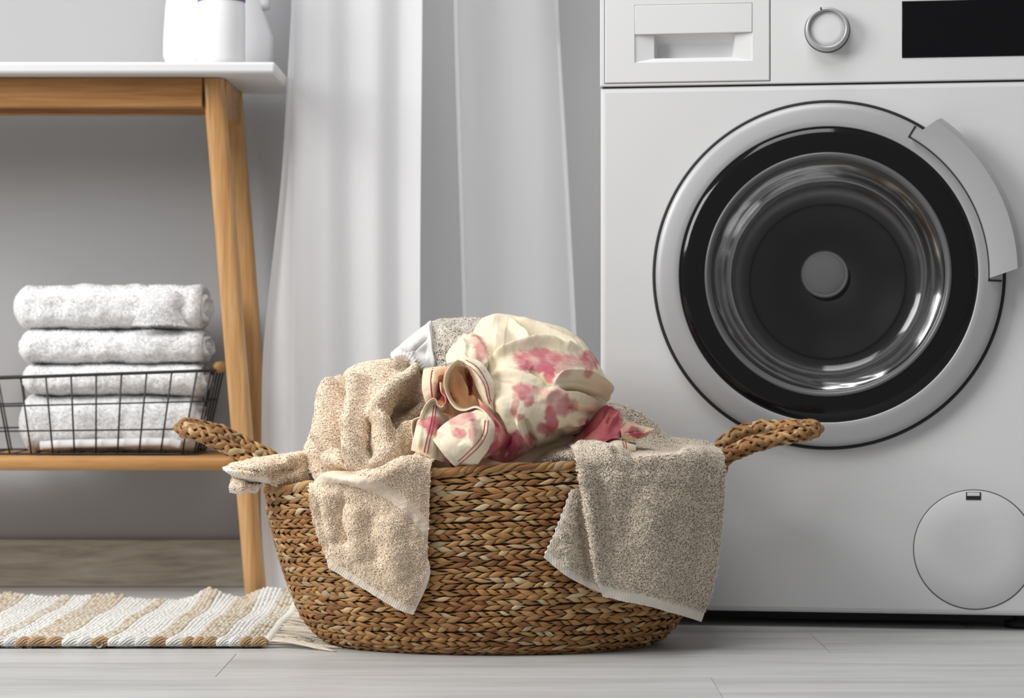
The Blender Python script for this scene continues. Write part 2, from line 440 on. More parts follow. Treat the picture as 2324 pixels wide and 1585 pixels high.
arc_part('handle_recess', [(.2045, .019), (.2045, .0224), (.2222, .0185), (.2232, .005)], m_gap, door, n=3, a0=lambda r: -2.7, a1=lambda r: -2.1)
arc_part('handle_recess', [(.2045, .019), (.2045, .0224), (.2222, .0185), (.2232, .005)], m_gap, door, n=3, a0=lambda r: 59.2, a1=lambda r: 59.8)
# service flap
fc = (.4862, 0, .1053)
fp = bpy.data.objects.new('service_flap', None); C.objects.link(fp); fp.parent = wm; fp.location = fc
v, f = lathe([(.0780, -.001), (.0780, .0003), (.0764, .0003)], 96); mk('flap_groove', v, f, m_flapgap, fp)
v, f = lathe([(.0766, -.001), (.0766, .0006), (.0758, .0012), (.04, .0012), (.0001, .0012)], 96); mk('flap_cover', v, f, m_wm, fp)
box('latch_slot', -.0105, .0085, -.0018, .0, .0645, .0745, m_gap, fp); box('latch_lip', -.0090, .0070, -.0026, -.001, .0695, .0738, m_wm2, fp, bev=.0005)
for x in (.05, .55):
    for yy in (.05, .39):
        v, f = lathe_z([(.0001, 0), (.022, 0), (.022, .008), (.010, .010), (.010, .021)], 24); v[:, 2] *= 1
        v[:, 0] += x; v[:, 1] += yy; mk('foot', v, f, m_gap, wm)
box('plinth', .012, .588, .05, .06, .006, .03, m_gap, wm)

# ------------------------------------------------------------------ bamboo console table
tb = thing('console_table', (-.83, 3.24, 0), 'bamboo console table with white top and slatted lower shelf by the grey wall', 'table')
TT = .771; YF = 3.11; YR = 3.365; TX0 = -1.34; TX1 = -.334
box('tabletop', TX0, TX1, YF, YR, TT-.0170, TT, m_white_top, tb, bev=.0045, seg=3)
TU = TT-.0170
box('apron', -1.24, (460-CX)*3.155/F, 3.150, 3.172, TU-.0430, TU-.0005, m_apron_shade, tb, bev=.0015)
box('apron', -1.24, -.418, 3.25, 3.268, TU-.0430, TU-.0005, m_apron_shade, tb, bev=.0015)
box('end_apron', -.428, -.411, 3.175, 3.335, TU-.052, TU-.0005, m_bamboo, tb, bev=.0015)
box('end_apron', -1.262, -1.245, 3.175, 3.335, TU-.052, TU-.0005, m_bamboo, tb, bev=.0015)
def leg(x0, x1, y0, y1):
    n = 14; Vs = []; q = np.linspace(0, 1, n)
    path = np.stack([x0+(x1-x0)*q, y0+(y1-y0)*q, TU-.001+(0-TU+.001)*q], -1)
    th = np.linspace(0, 2*PI, 25)[:-1]; e = .55
    sx = np.sign(np.cos(th))*np.abs(np.cos(th))**e*.0152; sy = np.sign(np.sin(th))*np.abs(np.sin(th))**e*.014
    V = np.zeros((n, 24, 3))
    for i in range(n):
        bl = max(0, (q[i]-.55)/.45)      # square section turning round towards the foot
        cx_ = sx*(1-bl)+np.cos(th)*.0150*bl; cy_ = sy*(1-bl)+np.sin(th)*.0145*bl
        V[i, :, 0] = path[i, 0]+cx_; V[i, :, 1] = path[i, 1]+cy_; V[i, :, 2] = path[i, 2]
    V = V.reshape(-1, 3); Fc = [(i*24+j, i*24+(j+1) % 24, i*24+24+(j+1) % 24, i*24+24+j) for i in range(n-1) for j in range(24)]
    Fc += [tuple(range(24)), tuple((n-1)*24+j for j in range(23, -1, -1))]
    o = mk('leg', V, Fc, m_bamboo_v, tb); smoothshade_auto(o, 50); return o
leg(-.4290, -.3680, 3.166, 3.166); leg(-.4235, -.3660, 3.333, 3.333)
leg(-1.245, -1.306, 3.166, 3.166); leg(-1.245, -1.306, 3.333, 3.333)
ZSH = .2115
v, f = sweep(np.stack([np.linspace(-1.30, -.383, 30), np.full(30, 3.166), np.full(30, ZSH-.0106)], -1), .0095, .0106, n=16); mk('shelf_rail', v, f, m_bamboo, tb)
v, f = sweep(np.stack([np.linspace(-1.30, -.383, 30), np.full(30, 3.331), np.full(30, ZSH-.0106)], -1), .0095, .0106, n=16); mk('shelf_rail', v, f, m_bamboo, tb)
for i in range(4):
    y0 = 3.178+i*.0365
    box('shelf_slat', -1.29, -.40, y0, y0+.031, ZSH-.012, ZSH-.002, m_bamboo, tb, bev=.001)
box('shelf_cleat', -.402, -.385, 3.17, 3.33, ZSH-.019, ZSH-.004, m_bamboo, tb)

# bottles on the table
def loft(sections, n=40):
    """sections: (z, cx, cy, hx, hy, e)"""
    th = np.linspace(0, 2*PI, n+1)[:-1]; V = []
    for (z, cx, cy, hx, hy, e) in sections:
        V.append(np.stack([cx+np.sign(np.cos(th))*np.abs(np.cos(th))**e*hx, cy+np.sign(np.sin(th))*np.abs(np.sin(th))**e*hy, np.full(n, z)], -1))
    k = len(sections); V = np.vstack(V)
    Fc = [(i*n+j, i*n+(j+1) % n, i*n+n+(j+1) % n, i*n+n+j) for i in range(k-1) for j in range(n)]
    Fc += [tuple(range(n-1, -1, -1)), tuple((k-1)*n+j for j in range(n))]
    return V, Fc
jx = -.4375; jy = 3.285
jug = thing('detergent_jug', (jx, jy, TT), 'wide white plastic detergent jug standing behind the small bottle on the table', 'bottle')
v, f = loft([(TT+.0005, jx, jy, .068, .032, .7), (TT+.005, jx, jy, .073, .036, .7), (TT+.03, jx+.000, jy, .0822, .038, .7), (TT+.06, jx+.000, jy, .0815, .038, .7), (TT+.10, jx-.006, jy, .073, .037, .72), (TT+.14, jx-.012, jy, .062, .035, .75), (TT+.19, jx-.022, jy, .048, .033, .8), (TT+.215, jx-.03, jy, .030, .028, .95), (TT+.225, jx-.03, jy, .024, .024, 1), (TT+.24, jx-.03, jy, .024, .024, 1)])
o = mk('body', v, f, m_bottle, jug); smoothshade_auto(o, 50)
pth = cr([(jx-.005, jy, TT+.20), (jx+.035, jy, TT+.19), (jx+.058, jy, TT+.15), (jx+.066, jy, TT+.10)], 20)
v, f = sweep(pth, .011, .012, n=12, up=np.tile([0, 1., 0], (20, 1))); mk('handle', v, f, m_bottle, jug)
v, f = lathe_z([(.0001, .038), (.027, .038), (.029, .034), (.029, .0), (.0001, 0)], 40); v += (jx-.03, jy, TT+.2405); mk('cap', v, f, M('jug_cap', (.55, .55, .6), .4), jug)
bx_, by_ = (503-CX)*3.17/F, 3.17
bot = thing('white_bottle', (bx_, by_, TT), 'small white cylindrical bottle with purple label edge at the front of the table', 'bottle')
v, f = lathe_z([(.0001, .0005), (.031, .0005), (.0335, .0028), (.0337, .01), (.0337, .085), (.0333, .086), (.0333, .135), (.0337, .136), (.0337, .15), (.030, .162), (.016, .170), (.014, .172), (.014, .18), (.0001, .18)], 56)
v += (bx_, by_, TT); mk('body', v, f, m_bottle, bot)
v, f = lathe_z([(.0335, .0925), (.0341, .0930), (.0341, .135), (.0335, .1355)], 56); v += (bx_, by_, TT); mk('label_band', v, f, m_purple, bot)
v, f = lathe_z([(.0155, .178), (.0165, .179), (.0165, .20), (.0001, .202)], 40); v += (bx_, by_, TT); mk('cap', v, f, m_bottle, bot)

# ------------------------------------------------------------------ cloth machinery
def grid_surface(rows, nu, nv):
    rows = [[(p[0], p[1], 2.70+(p[2]-2.70)*.62 if 2.70 < p[2] < 3.05 else p[2]) for p in r] for r in rows]
    G = np.array([[W(*p) for p in r] for r in rows])
    A = np.stack([cr(G[i], nu) for i in range(len(G))])           # rows x nu
    return np.stack([cr(A[:, j], nv) for j in range(nu)], 1)      # nv x nu
def normals(P):
    du = np.gradient(P, axis=1); dv = np.gradient(P, axis=0)
    N = np.cross(du, dv); N /= np.linalg.norm(N, axis=2)[:, :, None]+1e-12
    return N
def face_cam(P, N):
    c = P.reshape(-1, 3).mean(0)-np.array([0, 0, H]); s = -np.sign((N.reshape(-1, 3)@c).sum())
    return N*s, s
def proj(P): return CX+P[..., 0]*F/P[..., 1], CY-(P[..., 2]-H)*F/P[..., 1]
def dist_poly(px, py, pts):
    pts = cr(np.array(pts, float), max(12, len(pts)*8)); best = np.full(px.shape, 1e9); tt = np.zeros(px.shape); side = np.zeros(px.shape)
    acc = 0
    for a, b in zip(pts[:-1], pts[1:]):
        d = b-a; L2 = (d@d)+1e-9
        t = np.clip(((px-a[0])*d[0]+(py-a[1])*d[1])/L2, 0, 1)
        qx, qy = a[0]+t*d[0], a[1]+t*d[1]; dd = np.hypot(px-qx, py-qy); m = dd < best
        best = np.where(m, dd, best); tt = np.where(m, acc+t*math.sqrt(L2), tt)
        side = np.where(m, np.sign(d[0]*(py-a[1])-d[1]*(px-a[0])), side); acc += math.sqrt(L2)
    return best, tt, side, acc
def vnoise(P, scale, seed=0):
    sh = P.shape[:-1]; Q = P.reshape(-1, 3)*scale+seed*11.3
    # cheap smooth noise: sum of warped sines
    x, y, z = Q[:, 0], Q[:, 1], Q[:, 2]
    a = np.sin(x*1.3+1.7*np.sin(z*.9+.3)+.7)*np.cos(z*1.1+1.3*np.sin(y*1.2+x*.7)+.2)
    b = np.sin(x*2.9+z*1.7+1.1*np.sin(y*2.3)+2.)*np.cos(z*3.1-x*1.3+1.2*np.sin(x*1.9)+.5)
    c = np.sin(x*6.1-z*4.3+1.5*np.sin(z*3.7+y*2.1))*np.cos(y*5.3+z*5.9+x*2.2)
    return (a+.5*b+.25*c).reshape(sh)/1.2
def sculpt(P, strokes, passes=1):
    N, s = face_cam(P, normals(P))
    px, py = proj(P); h = np.zeros(px.shape)
    for st in strokes:
        pts, wd, ht = st[0], st[1], st[2]; kind = st[3] if len(st) > 3 else 'g'
        d, t, side, L_ = dist_poly(px, py, pts)
        taper = np.clip(np.minimum(t, L_-t)/(.18*L_+1e-6), 0, 1); taper = taper*taper*(3-2*taper) if (len(st) < 5) else 1
        if len(st) < 5: taper = .15+.85*taper
        if kind == 'g': h += ht*np.exp(-(d/wd)**2)*taper
        elif kind == 's': h += ht*np.exp(-d/wd)*taper              # sharp crease
        elif kind == 'l': h += ht*np.exp(-d/wd)*(side > 0)*taper   # step: one side only
        elif kind == 'r': h += ht*np.exp(-d/wd)*(side <= 0)*taper
    return P+N*h[:, :, None]
def sheet(name, P, thick, mat, parent, col, vec=None, sub=False):
    """closed thin solid from grid P (outer face towards camera)"""
    nv, nu = P.shape[:2]; N, s = face_cam(P, normals(P))
    B = P-N*thick
    V = np.vstack([P.reshape(-1, 3), B.reshape(-1, 3)]); n = nv*nu
    i = np.arange(nv-1)[:, None]; j = np.arange(nu-1)[None, :]
    f = np.stack([i*nu+j, i*nu+j+1, (i+1)*nu+j+1, (i+1)*nu+j], -1).reshape(-1, 4)
    if s > 0: f1, f2 = f, f[:, ::-1]+n
    else: f1, f2 = f[:, ::-1], f+n
    e = list(range(nu))+[k*nu+nu-1 for k in range(1, nv)]+[(nv-1)*nu+k for k in range(nu-2, -1, -1)]+[k*nu for k in range(nv-2, 0, -1)]
    e = np.array(e); e2 = np.roll(e, -1); fe = np.stack([e, e2, e2+n, e+n], -1)
    if s > 0: fe = fe[:, ::-1]
    c = None if col is None else np.vstack([col.reshape(-1, 3)]*2)
    vv = None if vec is None else np.vstack([vec.reshape(-1, 3)]*2)
    return mk(name, V, np.vstack([f1, f2, fe]), mat, parent, col=c, vec=vv)

def pile(name, P, mat, parent, base, count, length, width, mask=None, colvar=.18, dark=None, lean=(0, 0, -.25), seed=1, spread=.9, both=False, coh=1.3):
    rs = np.random.RandomState(seed)
    nv, nu = P.shape[:2]; N, _ = face_cam(P, normals(P))
    if both: pass
    du = P[:-1, 1:]-P[:-1, :-1]; dv = P[1:, :-1]-P[:-1, :-1]
    A = np.linalg.norm(np.cross(du, dv), axis=2)
    if mask is not None: A = A*(1-mask[:-1, :-1])
    p = A.ravel()/A.sum(); idx = rs.choice(len(p), count, p=p)
    i, j = idx//(nu-1), idx % (nu-1); a, b = rs.rand(count, 1), rs.rand(count, 1)
    B = P[i, j]*(1-a)*(1-b)+P[i, j+1]*a*(1-b)+P[i+1, j]*(1-a)*b+P[i+1, j+1]*a*b
    n = N[i, j]
    # pile leans in slowly varying directions so that it reads as combed tufts
    ang = vnoise(B, 150, seed)*coh*2+rs.randn(count)*1.1
    t1 = np.cross(n, (0, 0, 1.)); t1 /= np.linalg.norm(t1, axis=1)[:, None]+1e-9; t2 = np.cross(n, t1)
    tn = t1*np.cos(ang)[:, None]+t2*np.sin(ang)[:, None]
    L_ = length*(.6+.7*rs.rand(count, 1))
    d = n*.75+tn*spread+np.array(lean); d /= np.linalg.norm(d, axis=1)[:, None]
    side = np.cross(d, n); side /= np.linalg.norm(side, axis=1)[:, None]+1e-9
    upv = np.cross(side, d)
    w_ = width*(.7+.6*rs.rand(count, 1))
    bs = B-n*length*.15
    mid = B+d*L_*.55+n*L_*.12; tip = B+d*L_*.95-n*L_*.22+tn*L_*.1
    def ring(c, s): return np.stack([c+side*s, c+upv*s*.9, c-side*s], 1)
    V = np.concatenate([ring(bs, w_*.8), ring(mid, w_), ring(tip, w_*.55)], 1).reshape(-1, 3)
    o = (np.arange(count)*9)[:, None]
    q = []
    for k in (0, 3):
        for (u, v_) in ((0, 1), (1, 2), (2, 0)): q.append(np.concatenate([o+k+u, o+k+v_, o+k+3+v_, o+k+3+u], 1))
    Fq = np.stack(q, 1).reshape(-1, 4)
    cv = 1+colvar*(rs.rand(count, 1)*2-1)
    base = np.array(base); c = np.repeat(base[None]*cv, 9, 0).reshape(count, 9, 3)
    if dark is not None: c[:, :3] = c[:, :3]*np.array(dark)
    Fq = Fq[:, ::-1].copy()
    ob = mk(name, V, Fq, mat, parent, col=c.reshape(-1, 3), smooth=True); ob['kind'] = 'stuff'
    # loops are round tufts of many fibres: shade them mostly like the cloth they grow from
    rad = np.stack([side, upv*.9, -side], 1); rad = np.tile(rad, (1, 3, 1))
    nn = n[:, None, :]*1.0+rad*.8; nn /= np.linalg.norm(nn, axis=2)[:, :, None]
    ob.data.normals_split_custom_set_from_vertices(nn.reshape(-1, 3).tolist())
    return ob

# ------------------------------------------------------------------ basket geometry
BX, BY, BA, BB = -.0230, 2.735, .284, .160
PZ = np.array([0, .015, .05, .10, .18, .35, .58, .85, 1.0]); PR = np.array([.64, .70, .755, .79, .835, .885, .935, .98, .99])
def rimz(th): return .2095+.0175*np.cos(th)+.0165*np.sin(th)**2
def bR(t): return np.interp(t, PZ, PR)
def bpt(t, th, grow=0):
    z = t*rimz(th); r = bR(t)
    e = 1.0
    return np.stack([BX+(BA*r+grow)*np.cos(th), BY+(BB*r+grow)*np.sin(th), z*np.ones_like(th)], -1)
def basketD(px, py):
    """distance along the view ray to the near basket wall (fallback: rim silhouette)"""
    best = None
    for D in np.arange(2.5, 2.85, .002):
        x, y, z = W(px, py, D)
        th = math.atan2((y-BY)/BB, (x-BX)/BA); t = min(max(z/rimz(th), 0), 1); r = bR(t)
        q = math.hypot((x-BX)/BA, (y-BY)/BB)
        if q <= r: return D
    return None
def G(px, py, off, fallback=None):
    D = basketD(px, py)
    if D is None: D = fallback if fallback else 2.74
    return (px, py, D-off)

bk = thing('laundry_basket', (BX, BY, 0), 'large oval woven seagrass laundry basket with two braided handles on the floor', 'basket')
# core wall (closed double skin) and base
nT = 96; ths = np.linspace(0, 2*PI, nT+1)[:-1]; tl_ = np.linspace(0, 1, 22)
outer = np.stack([bpt(t, ths, -.0035) for t in tl_]); inner = np.stack([bpt(max(t, .02), ths, -.0080) for t in tl_])
rings = np.concatenate([outer, inner[::-1]]); k = len(rings)
i = np.arange(k-1)[:, None]; j = np.arange(nT)[None, :]
f = np.stack([i*nT+j, i*nT+(j+1) % nT, (i+1)*nT+(j+1) % nT, (i+1)*nT+j], -1).reshape(-1, 4)
mk('basket_wall', rings.reshape(-1, 3), f, m_liner, bk)
bv = np.vstack([bpt(0, ths, -.001)+(0, 0, .001), bpt(0, ths, -.001)+(0, 0, .006)]); 
mk('basket_base', bv, [tuple(range(nT-1, -1, -1)), tuple(range(nT, 2*nT))]+[(a, (a+1) % nT, nT+(a+1) % nT, nT+a) for a in range(nT)], m_seagrass, bk, col=np.tile([.25, .13, .05], (2*nT, 1)), smooth=False)

PAL = np.array([(.43, .245, .095), (.50, .315, .140), (.34, .165, .058), (.40, .220, .088), (.28, .125, .044), (.55, .40, .22), (.41, .215, .080), (.56, .45, .29), (.31, .150, .060)])
PAL = PAL*np.array([.86, .82, .78])
PW = np.array([.17, .13, .15, .15, .10, .07, .12, .05, .06]); PW = PW/PW.sum()
def strand_colors(ids, rs):
    u, inv = np.unique(ids, return_inverse=True)
    c = PAL[rs.choice(len(PAL), len(u), p=PW)]*(.85+.3*rs.rand(len(u), 1))
    return c[inv]
def twined_row(t, hand, lam, ra, rb, hw, ht, rs, strands=2, n=6, spp=10, tw=0.0):
    th = np.linspace(0, 2*PI, 1500)[:-1]
    P = bpt(t, th); seg = np.linalg.norm(np.roll(P, -1, 0)-P, axis=1); S = np.concatenate([[0], np.cumsum(seg)[:-1]]); Lt = seg.sum()
    per = max(8, int(round(Lt/lam))); N = per*spp
    s = np.arange(N)*Lt/N; tt = np.interp(s, S, th)
    jit = t+.05*rs.randn()*0
    B = bpt(t, tt)
    kq = 2*PI/Lt; wob = .0008*np.sin(s*kq*3+rs.rand()*6)+.0006*np.sin(s*kq*11+rs.rand()*6)+.0005*np.sin(s*kq*27+rs.rand()*6)
    T = np.roll(B, -1, 0)-np.roll(B, 1, 0); T /= np.linalg.norm(T, axis=1)[:, None]
    Mr = bpt(min(t+.02, 1.), tt)-bpt(max(t-.02, 0.), tt); Mr /= np.linalg.norm(Mr, axis=1)[:, None]
    Nn = np.cross(T, Mr); Nn /= np.linalg.norm(Nn, axis=1)[:, None]
    q = QB(); ph0 = rs.rand()*2*PI
    kq = 2*PI/Lt; phn = .8*np.sin(s*kq*5+rs.rand()*6)+.6*np.sin(s*kq*13+rs.rand()*6)+.35*np.sin(s*kq*31+rs.rand()*6)
    for kk in range(strands):
        ph = 2*PI*s/Lt*per+phn+ph0+kk*2*PI/strands
        off = Nn*(ra*np.cos(ph))[:, None]+Mr*(rb*np.sin(ph)*hand+wob)[:, None]
        path = B+off
        ids = np.floor((ph-PI)/(2*PI)).astype(int)
        rv = rs.rand(ids.max()-ids.min()+1); vary = .78+.50*rv[ids-ids.min()]; lift = (rs.rand(ids.max()-ids.min()+1)-.5)[ids-ids.min()]
        cph = np.cos(ph); fr = np.clip(cph, 0, 1)
        hwv = hw*(.34+.74*fr)*vary
        path = path+Nn*(.0011*lift*fr)[:, None]+Mr*(.0013*(rs.rand(ids.max()-ids.min()+1)-.5)[ids-ids.min()]*fr)[:, None]
        # strands are flat leaves: tilt the section with the twist
        upv = Nn+Mr*(.35*np.sin(ph)*hand)[:, None]
        v, f = sweep(path, hwv, ht*(.8+.4*vary*.6), n=n, up=upv, closed=True)
        col = strand_colors(ids, rs)
        stk = rs.rand(64, n)*.42+.80
        q.add(v, f, (col[:, None, :]*stk[(ids*7+kk*3) % 64][:, :, None]).reshape(-1, 3))
    return q
# arc-length spaced rows up the front
tt_ = np.linspace(0, 1, 400); fr_ = np.stack([.20*bR(tt_), tt_*.2305], -1); sl = np.concatenate([[0], np.cumsum(np.linalg.norm(np.diff(fr_, axis=0), axis=1))])
NR = 36
rows_t = np.interp(np.linspace(.0035, sl[-1]-.006, NR), sl, tt_)
for r, t in enumerate(rows_t):
    rs = np.random.RandomState(100+r)
    q = twined_row(t, 1 if r % 2 else -1, (.0265+.010*rs.rand()), .0018, .0017+.0005*rs.rand(), .0027+.0006*rs.rand(), .0014, rs, n=8)
    q.build('woven_row', m_seagrass, bk)
rs = np.random.RandomState(5)
q = twined_row(.995, 1, .052, .0030, .0038, .0034, .0019, rs, strands=4, n=8, spp=18); q.build('rim', m_seagrass, bk)
# braided handles
def handle(ctrl, R0=.0076):
    n = 420; P = cr(ctrl, n); q = QB(); rs = np.random.RandomState(int(abs(ctrl[0][0])*1000))
    T = np.gradient(P, axis=0); T /= np.linalg.norm(T, axis=1)[:, None]
    seg = np.concatenate([[0], np.cumsum(np.linalg.norm(np.diff(P, axis=0), axis=1))])
    U = np.tile([0, 0, 1.], (n, 1)); S = np.cross(T, U); S /= np.linalg.norm(S, axis=1)[:, None]; U = np.cross(S, T)
    lam = .064
    for d in (1, -1):
        for kk in range(4):
            a = d*2*PI*seg/lam+kk*2*PI/4+(0 if d > 0 else PI/4)
            over = np.cos(4*(2*PI*seg/lam)+ (0 if d > 0 else PI))
            rr = R0*(1+.16*over)+.0007*np.sin(seg*90+kk)
            rad = S*np.cos(a)[:, None]+U*np.sin(a)[:, None]
            path = P+rad*(rr+.0012*(rs.rand(400)[np.floor((seg/lam*3)).astype(int) % 400]-.5))[:, None]
            ids = np.floor((seg/lam*3)+kk*.33).astype(int)+kk*50
            wv_ = (.75+.5*rs.rand(400))[ids % 400]; v, f = sweep(path, .0036*wv_, .0020, n=8, up=rad)
            v = v[:n*8]; f = np.array([r_ for r_ in f if len(r_) == 4])
            stk = rs.rand(64, 8)*.45+.72; q.add(v, f, (strand_colors(ids, rs)[:, None, :]*stk[ids % 64][:, :, None]).reshape(-1, 3))
    v, f = sweep(P, R0*.86, n=8); v = v[:n*8]; f = np.array([r_ for r_ in f if len(r_) == 4]); q.add(v, f, (.12, .06, .025))
    return q.build('handle', m_seagrass, bk)
handle([(-.262, 2.680, .182), (-.296, 2.680, .210), (-.326, 2.680, .233), (-.376, 2.686, .261), (-.402, 2.705, .266), (-.408, 2.738, .268), (-.401, 2.772, .268), (-.368, 2.790, .258), (-.325, 2.796, .236), (-.282, 2.798, .212), (-.245, 2.798, .18)])
handle([(.250, 2.712, .195), (.258, 2.706, .226), (.284, 2.700, .244), (.332, 2.694, .258), (.365, 2.704, .264), (.377, 2.736, .266), (.370, 2.770, .267), (.341, 2.786, .266), (.298, 2.792, .262), (.268, 2.792, .245), (.250, 2.788, .21)])

# ------------------------------------------------------------------ beige towel
cB = np.array([.89, .72, .55])
tw = thing('beige_towel', (BX-.12, 2.74, .012), 'cream beige terry towel heaped in the basket and hanging over its front left', 'towel')
# heap of cloth filling the basket under the visible folds
th = np.linspace(0, 2*PI, 73)[:-1]; V = []; 
for (z, s) in ((.012, .50), (.03, .68), (.08, .78), (.14, .86), (.185, .88), (.205, .80), (.232, .62), (.255, .42), (.27, .2), (.275, .01)):
    r = s*(1+.03*np.sin(th*5+z*30)+.02*np.sin(th*9-z*50))
    V.append(np.stack([BX-.0+BA*r*np.cos(th), BY+.02*0+BB*r*np.sin(th), z+.004*np.sin(th*7)*(s < .85)*np.ones_like(th)], -1))
V = np.vstack(V); n = 72; f = np.array([(a*n+b, a*n+(b+1) % n, a*n+n+(b+1) % n, a*n+n+b) for a in range(9) for b in range(n)])
mk('bunched_folds', V, f, m_terry, tw, col=np.tile(cB*.9, (len(V), 1)))
rows = [
 [(800, 900, 2.88), (830, 870, 2.90), (870, 862, 2.90), (915, 862, 2.90), (955, 868, 2.88), (990, 880, 2.86)],
 [(778, 850, 2.81), (812, 830, 2.82), (860, 820, 2.83), (905, 818, 2.83), (950, 826, 2.82), (990, 838, 2.80)],
 [(748, 878, 2.76), (798, 858, 2.73), (850, 850, 2.71), (900, 856, 2.71), (945, 865, 2.72), (992, 872, 2.72)],
 [(732, 925, 2.74), (778, 915, 2.68), (830, 912, 2.66), (880, 915, 2.65), (932, 925, 2.67), (992, 925, 2.69)],
 [(706, 975, 2.74), (756, 975, 2.655), (812, 975, 2.625), (868, 978, 2.62), (930, 980, 2.635), (990, 985, 2.65)],
 [(692, 1020, 2.71), (742, 1025, 2.64), (805, 1030, 2.595), (865, 1030, 2.585), (925, 1030, 2.585), (985, 1035, 2.60)],
 [(698, 1062, 2.685), (746, 1064, 2.62), (808, 1068, 2.575), (868, 1066, 2.565), (925, 1062, 2.560), (977, 1066, 2.562)],
 [G(702, 1110, .018), G(750, 1118, .018), G(810, 1120, .018), G(870, 1122, .020), G(925, 1125, .022), G(975, 1128, .014)],
 [G(708, 1170, .014), G(757, 1178, .018), G(816, 1182, .020), G(874, 1186, .022), G(927, 1188, .022), G(973, 1192, .012)],
 [G(724, 1225, .012), G(770, 1237, .018), G(824, 1248, .022), G(878, 1256, .024), G(930, 1262, .024), G(970, 1255, .012)],
 [G(740, 1268, .010), G(782, 1290, .014), G(832, 1314, .018), G(880, 1336, .020), G(930, 1345, .020), G(975, 1312, .012)],
 [G(745, 1290, .008), G(790, 1318, .010), G(838, 1347, .014), G(884, 1374, .016), G(917, 1390, .016), G(938, 1397, .014)]]
NU, NV = 230, 440
P = grid_surface(rows, NU, NV)
S1 = [([(777, 842), (781, 892), (776, 927), (763, 968), (756, 1028)], 7, -.022, 's'),
      ([(764, 858), (752, 915), (740, 975), (734, 1030)], 14, .013),
      ([(735, 925), (722, 970), (716, 1030), (706, 1070)], 6, -.014, 's'),
      ([(812, 850), (808, 910), (800, 960), (790, 1000)], 20, .012),
      ([(955, 852), (907, 885), (872, 925), (856, 955), (868, 985), (892, 1012)], 13, .019),
      ([(960, 885), (925, 912), (890, 938)], 14, -.020),
      ([(985, 925), (940, 950), (884, 958)], 9, -.030, 's'),
      ([(990, 975), (940, 985), (895, 978)], 14, .012),
      ([(985, 1008), (940, 1012), (905, 1010)], 7, -.012),
      ([(846, 945), (838, 985), (836, 1040)], 9, -.014),
      ([(800, 992), (803, 1020), (800, 1052)], 13, .013),
      ([(768, 985), (772, 1020), (778, 1055)], 7, -.010),
      ([(700, 1080), (745, 1060), (790, 1068), (850, 1056), (900, 1030), (935, 1018)], 9, -.014, 'g', 1),
      ([(708, 1092), (770, 1082), (850, 1082), (925, 1058), (975, 1064)], 14, .006),
      ([(780, 1120), (768, 1180), (790, 1250)], 12, -.006), ([(812, 1140), (805, 1210), (820, 1280)], 12, .007),
      ([(846, 1150), (842, 1210), (862, 1290)], 10, -.006), ([(880, 1160), (888, 1230), (905, 1330)], 14, .007),
      ([(940, 1150), (930, 1240), (945, 1330)], 12, -.005),
      ([(740, 1105), (742, 1170), (757, 1235)], 9, .006), ([(722, 1130), (733, 1200), (748, 1262)], 6, -.006)]
S1 = [(a[0], a[1]*(1.1 if k < 15 else 1.5), a[2]*(1.6 if k < 15 else .75))+tuple(a[3:]) for k, a in enumerate(S1)]
P = sculpt(P, S1)
P += normals(P)*(vnoise(P, 75)*.0012)[:, :, None]
px, py = proj(P)
uu, vv = np.meshgrid(np.linspace(0, 1, NU), np.linspace(0, 1, NV))
d, t, sd, _ = dist_poly(px, py, [(700, 1088), (745, 1080), (800, 1088), (860, 1108), (915, 1142), (975, 1205)])
band = (d < 15)
dh, th_, _, _ = dist_poly(px, py, [(738, 1284), (790, 1319), (838, 1348), (884, 1375), (937, 1399)])
hem = dh < 19
dr_, _, _, _ = dist_poly(px, py, [(976, 1290), (960, 1350), (938, 1398)]); hem = hem | (dr_ < 8)
zig = np.abs(((t+np.abs(d)*sd*0) % 9)/9-.5)
rib = np.sin((t*1.0+np.abs(d*sd-0)*1.35)*2*PI/6.0)
P = P+normals(P)*0+face_cam(P, normals(P))[0]*np.where(band, .0006+.0005*rib, 0)[:, :, None]
rib2 = np.sin(th_*2*PI/5.5)
P = P+face_cam(P, normals(P))[0]*np.where(hem, .00022*rib2, 0)[:, :, None]
cc = np.tile(cB, (NV, NU, 1)); cc[band] = cB*np.array([.97, 1.0, 1.04]); cc[hem] = (.80, .70, .58)
cc = np.clip(cc*np.where(band, 1+.06*rib, 1)[:, :, None], 0, .92)
sheet('draped_sheet', P, .0035, m_terry, tw, cc)
msk = (band | hem).astype(float)
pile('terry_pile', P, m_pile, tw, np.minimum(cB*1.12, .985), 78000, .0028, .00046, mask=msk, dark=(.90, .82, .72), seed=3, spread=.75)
# corner folded over the left rim
def Ttop(rows, nu, nv, cnt, seed, strokes=[], col=cB, nm='folded_corner', par=tw, hemf=None, hemc=(.80, .72, .64), thick=.003, dark=(.90, .82, .72), L_=.0030, wd=.00050):
    P = grid_surface(rows, nu, nv); P = sculpt(P, strokes) if strokes else P
    P = P+normals(P)*(vnoise(P, 80, seed)*.0008)[:, :, None]
    px, py = proj(P); c = np.tile(col, (nv, nu, 1)); mk_ = np.zeros((nv, nu))
    if hemf is not None:
        mk_ = hemf(px, py).astype(float); c[mk_ > .5] = hemc
        dd, tt, _, _ = dist_poly(px, py, hemf.line) if hasattr(hemf, 'line') else (None, px, None, None)
        P = P+face_cam(P, normals(P))[0]*(np.where(mk_ > .5, .0002*np.sin(tt*2*PI/6.), 0))[:, :, None]
    o = sheet(nm, P, thick, m_terry, par, c)
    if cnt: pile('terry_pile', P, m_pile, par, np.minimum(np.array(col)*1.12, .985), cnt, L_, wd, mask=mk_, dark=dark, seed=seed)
    return P
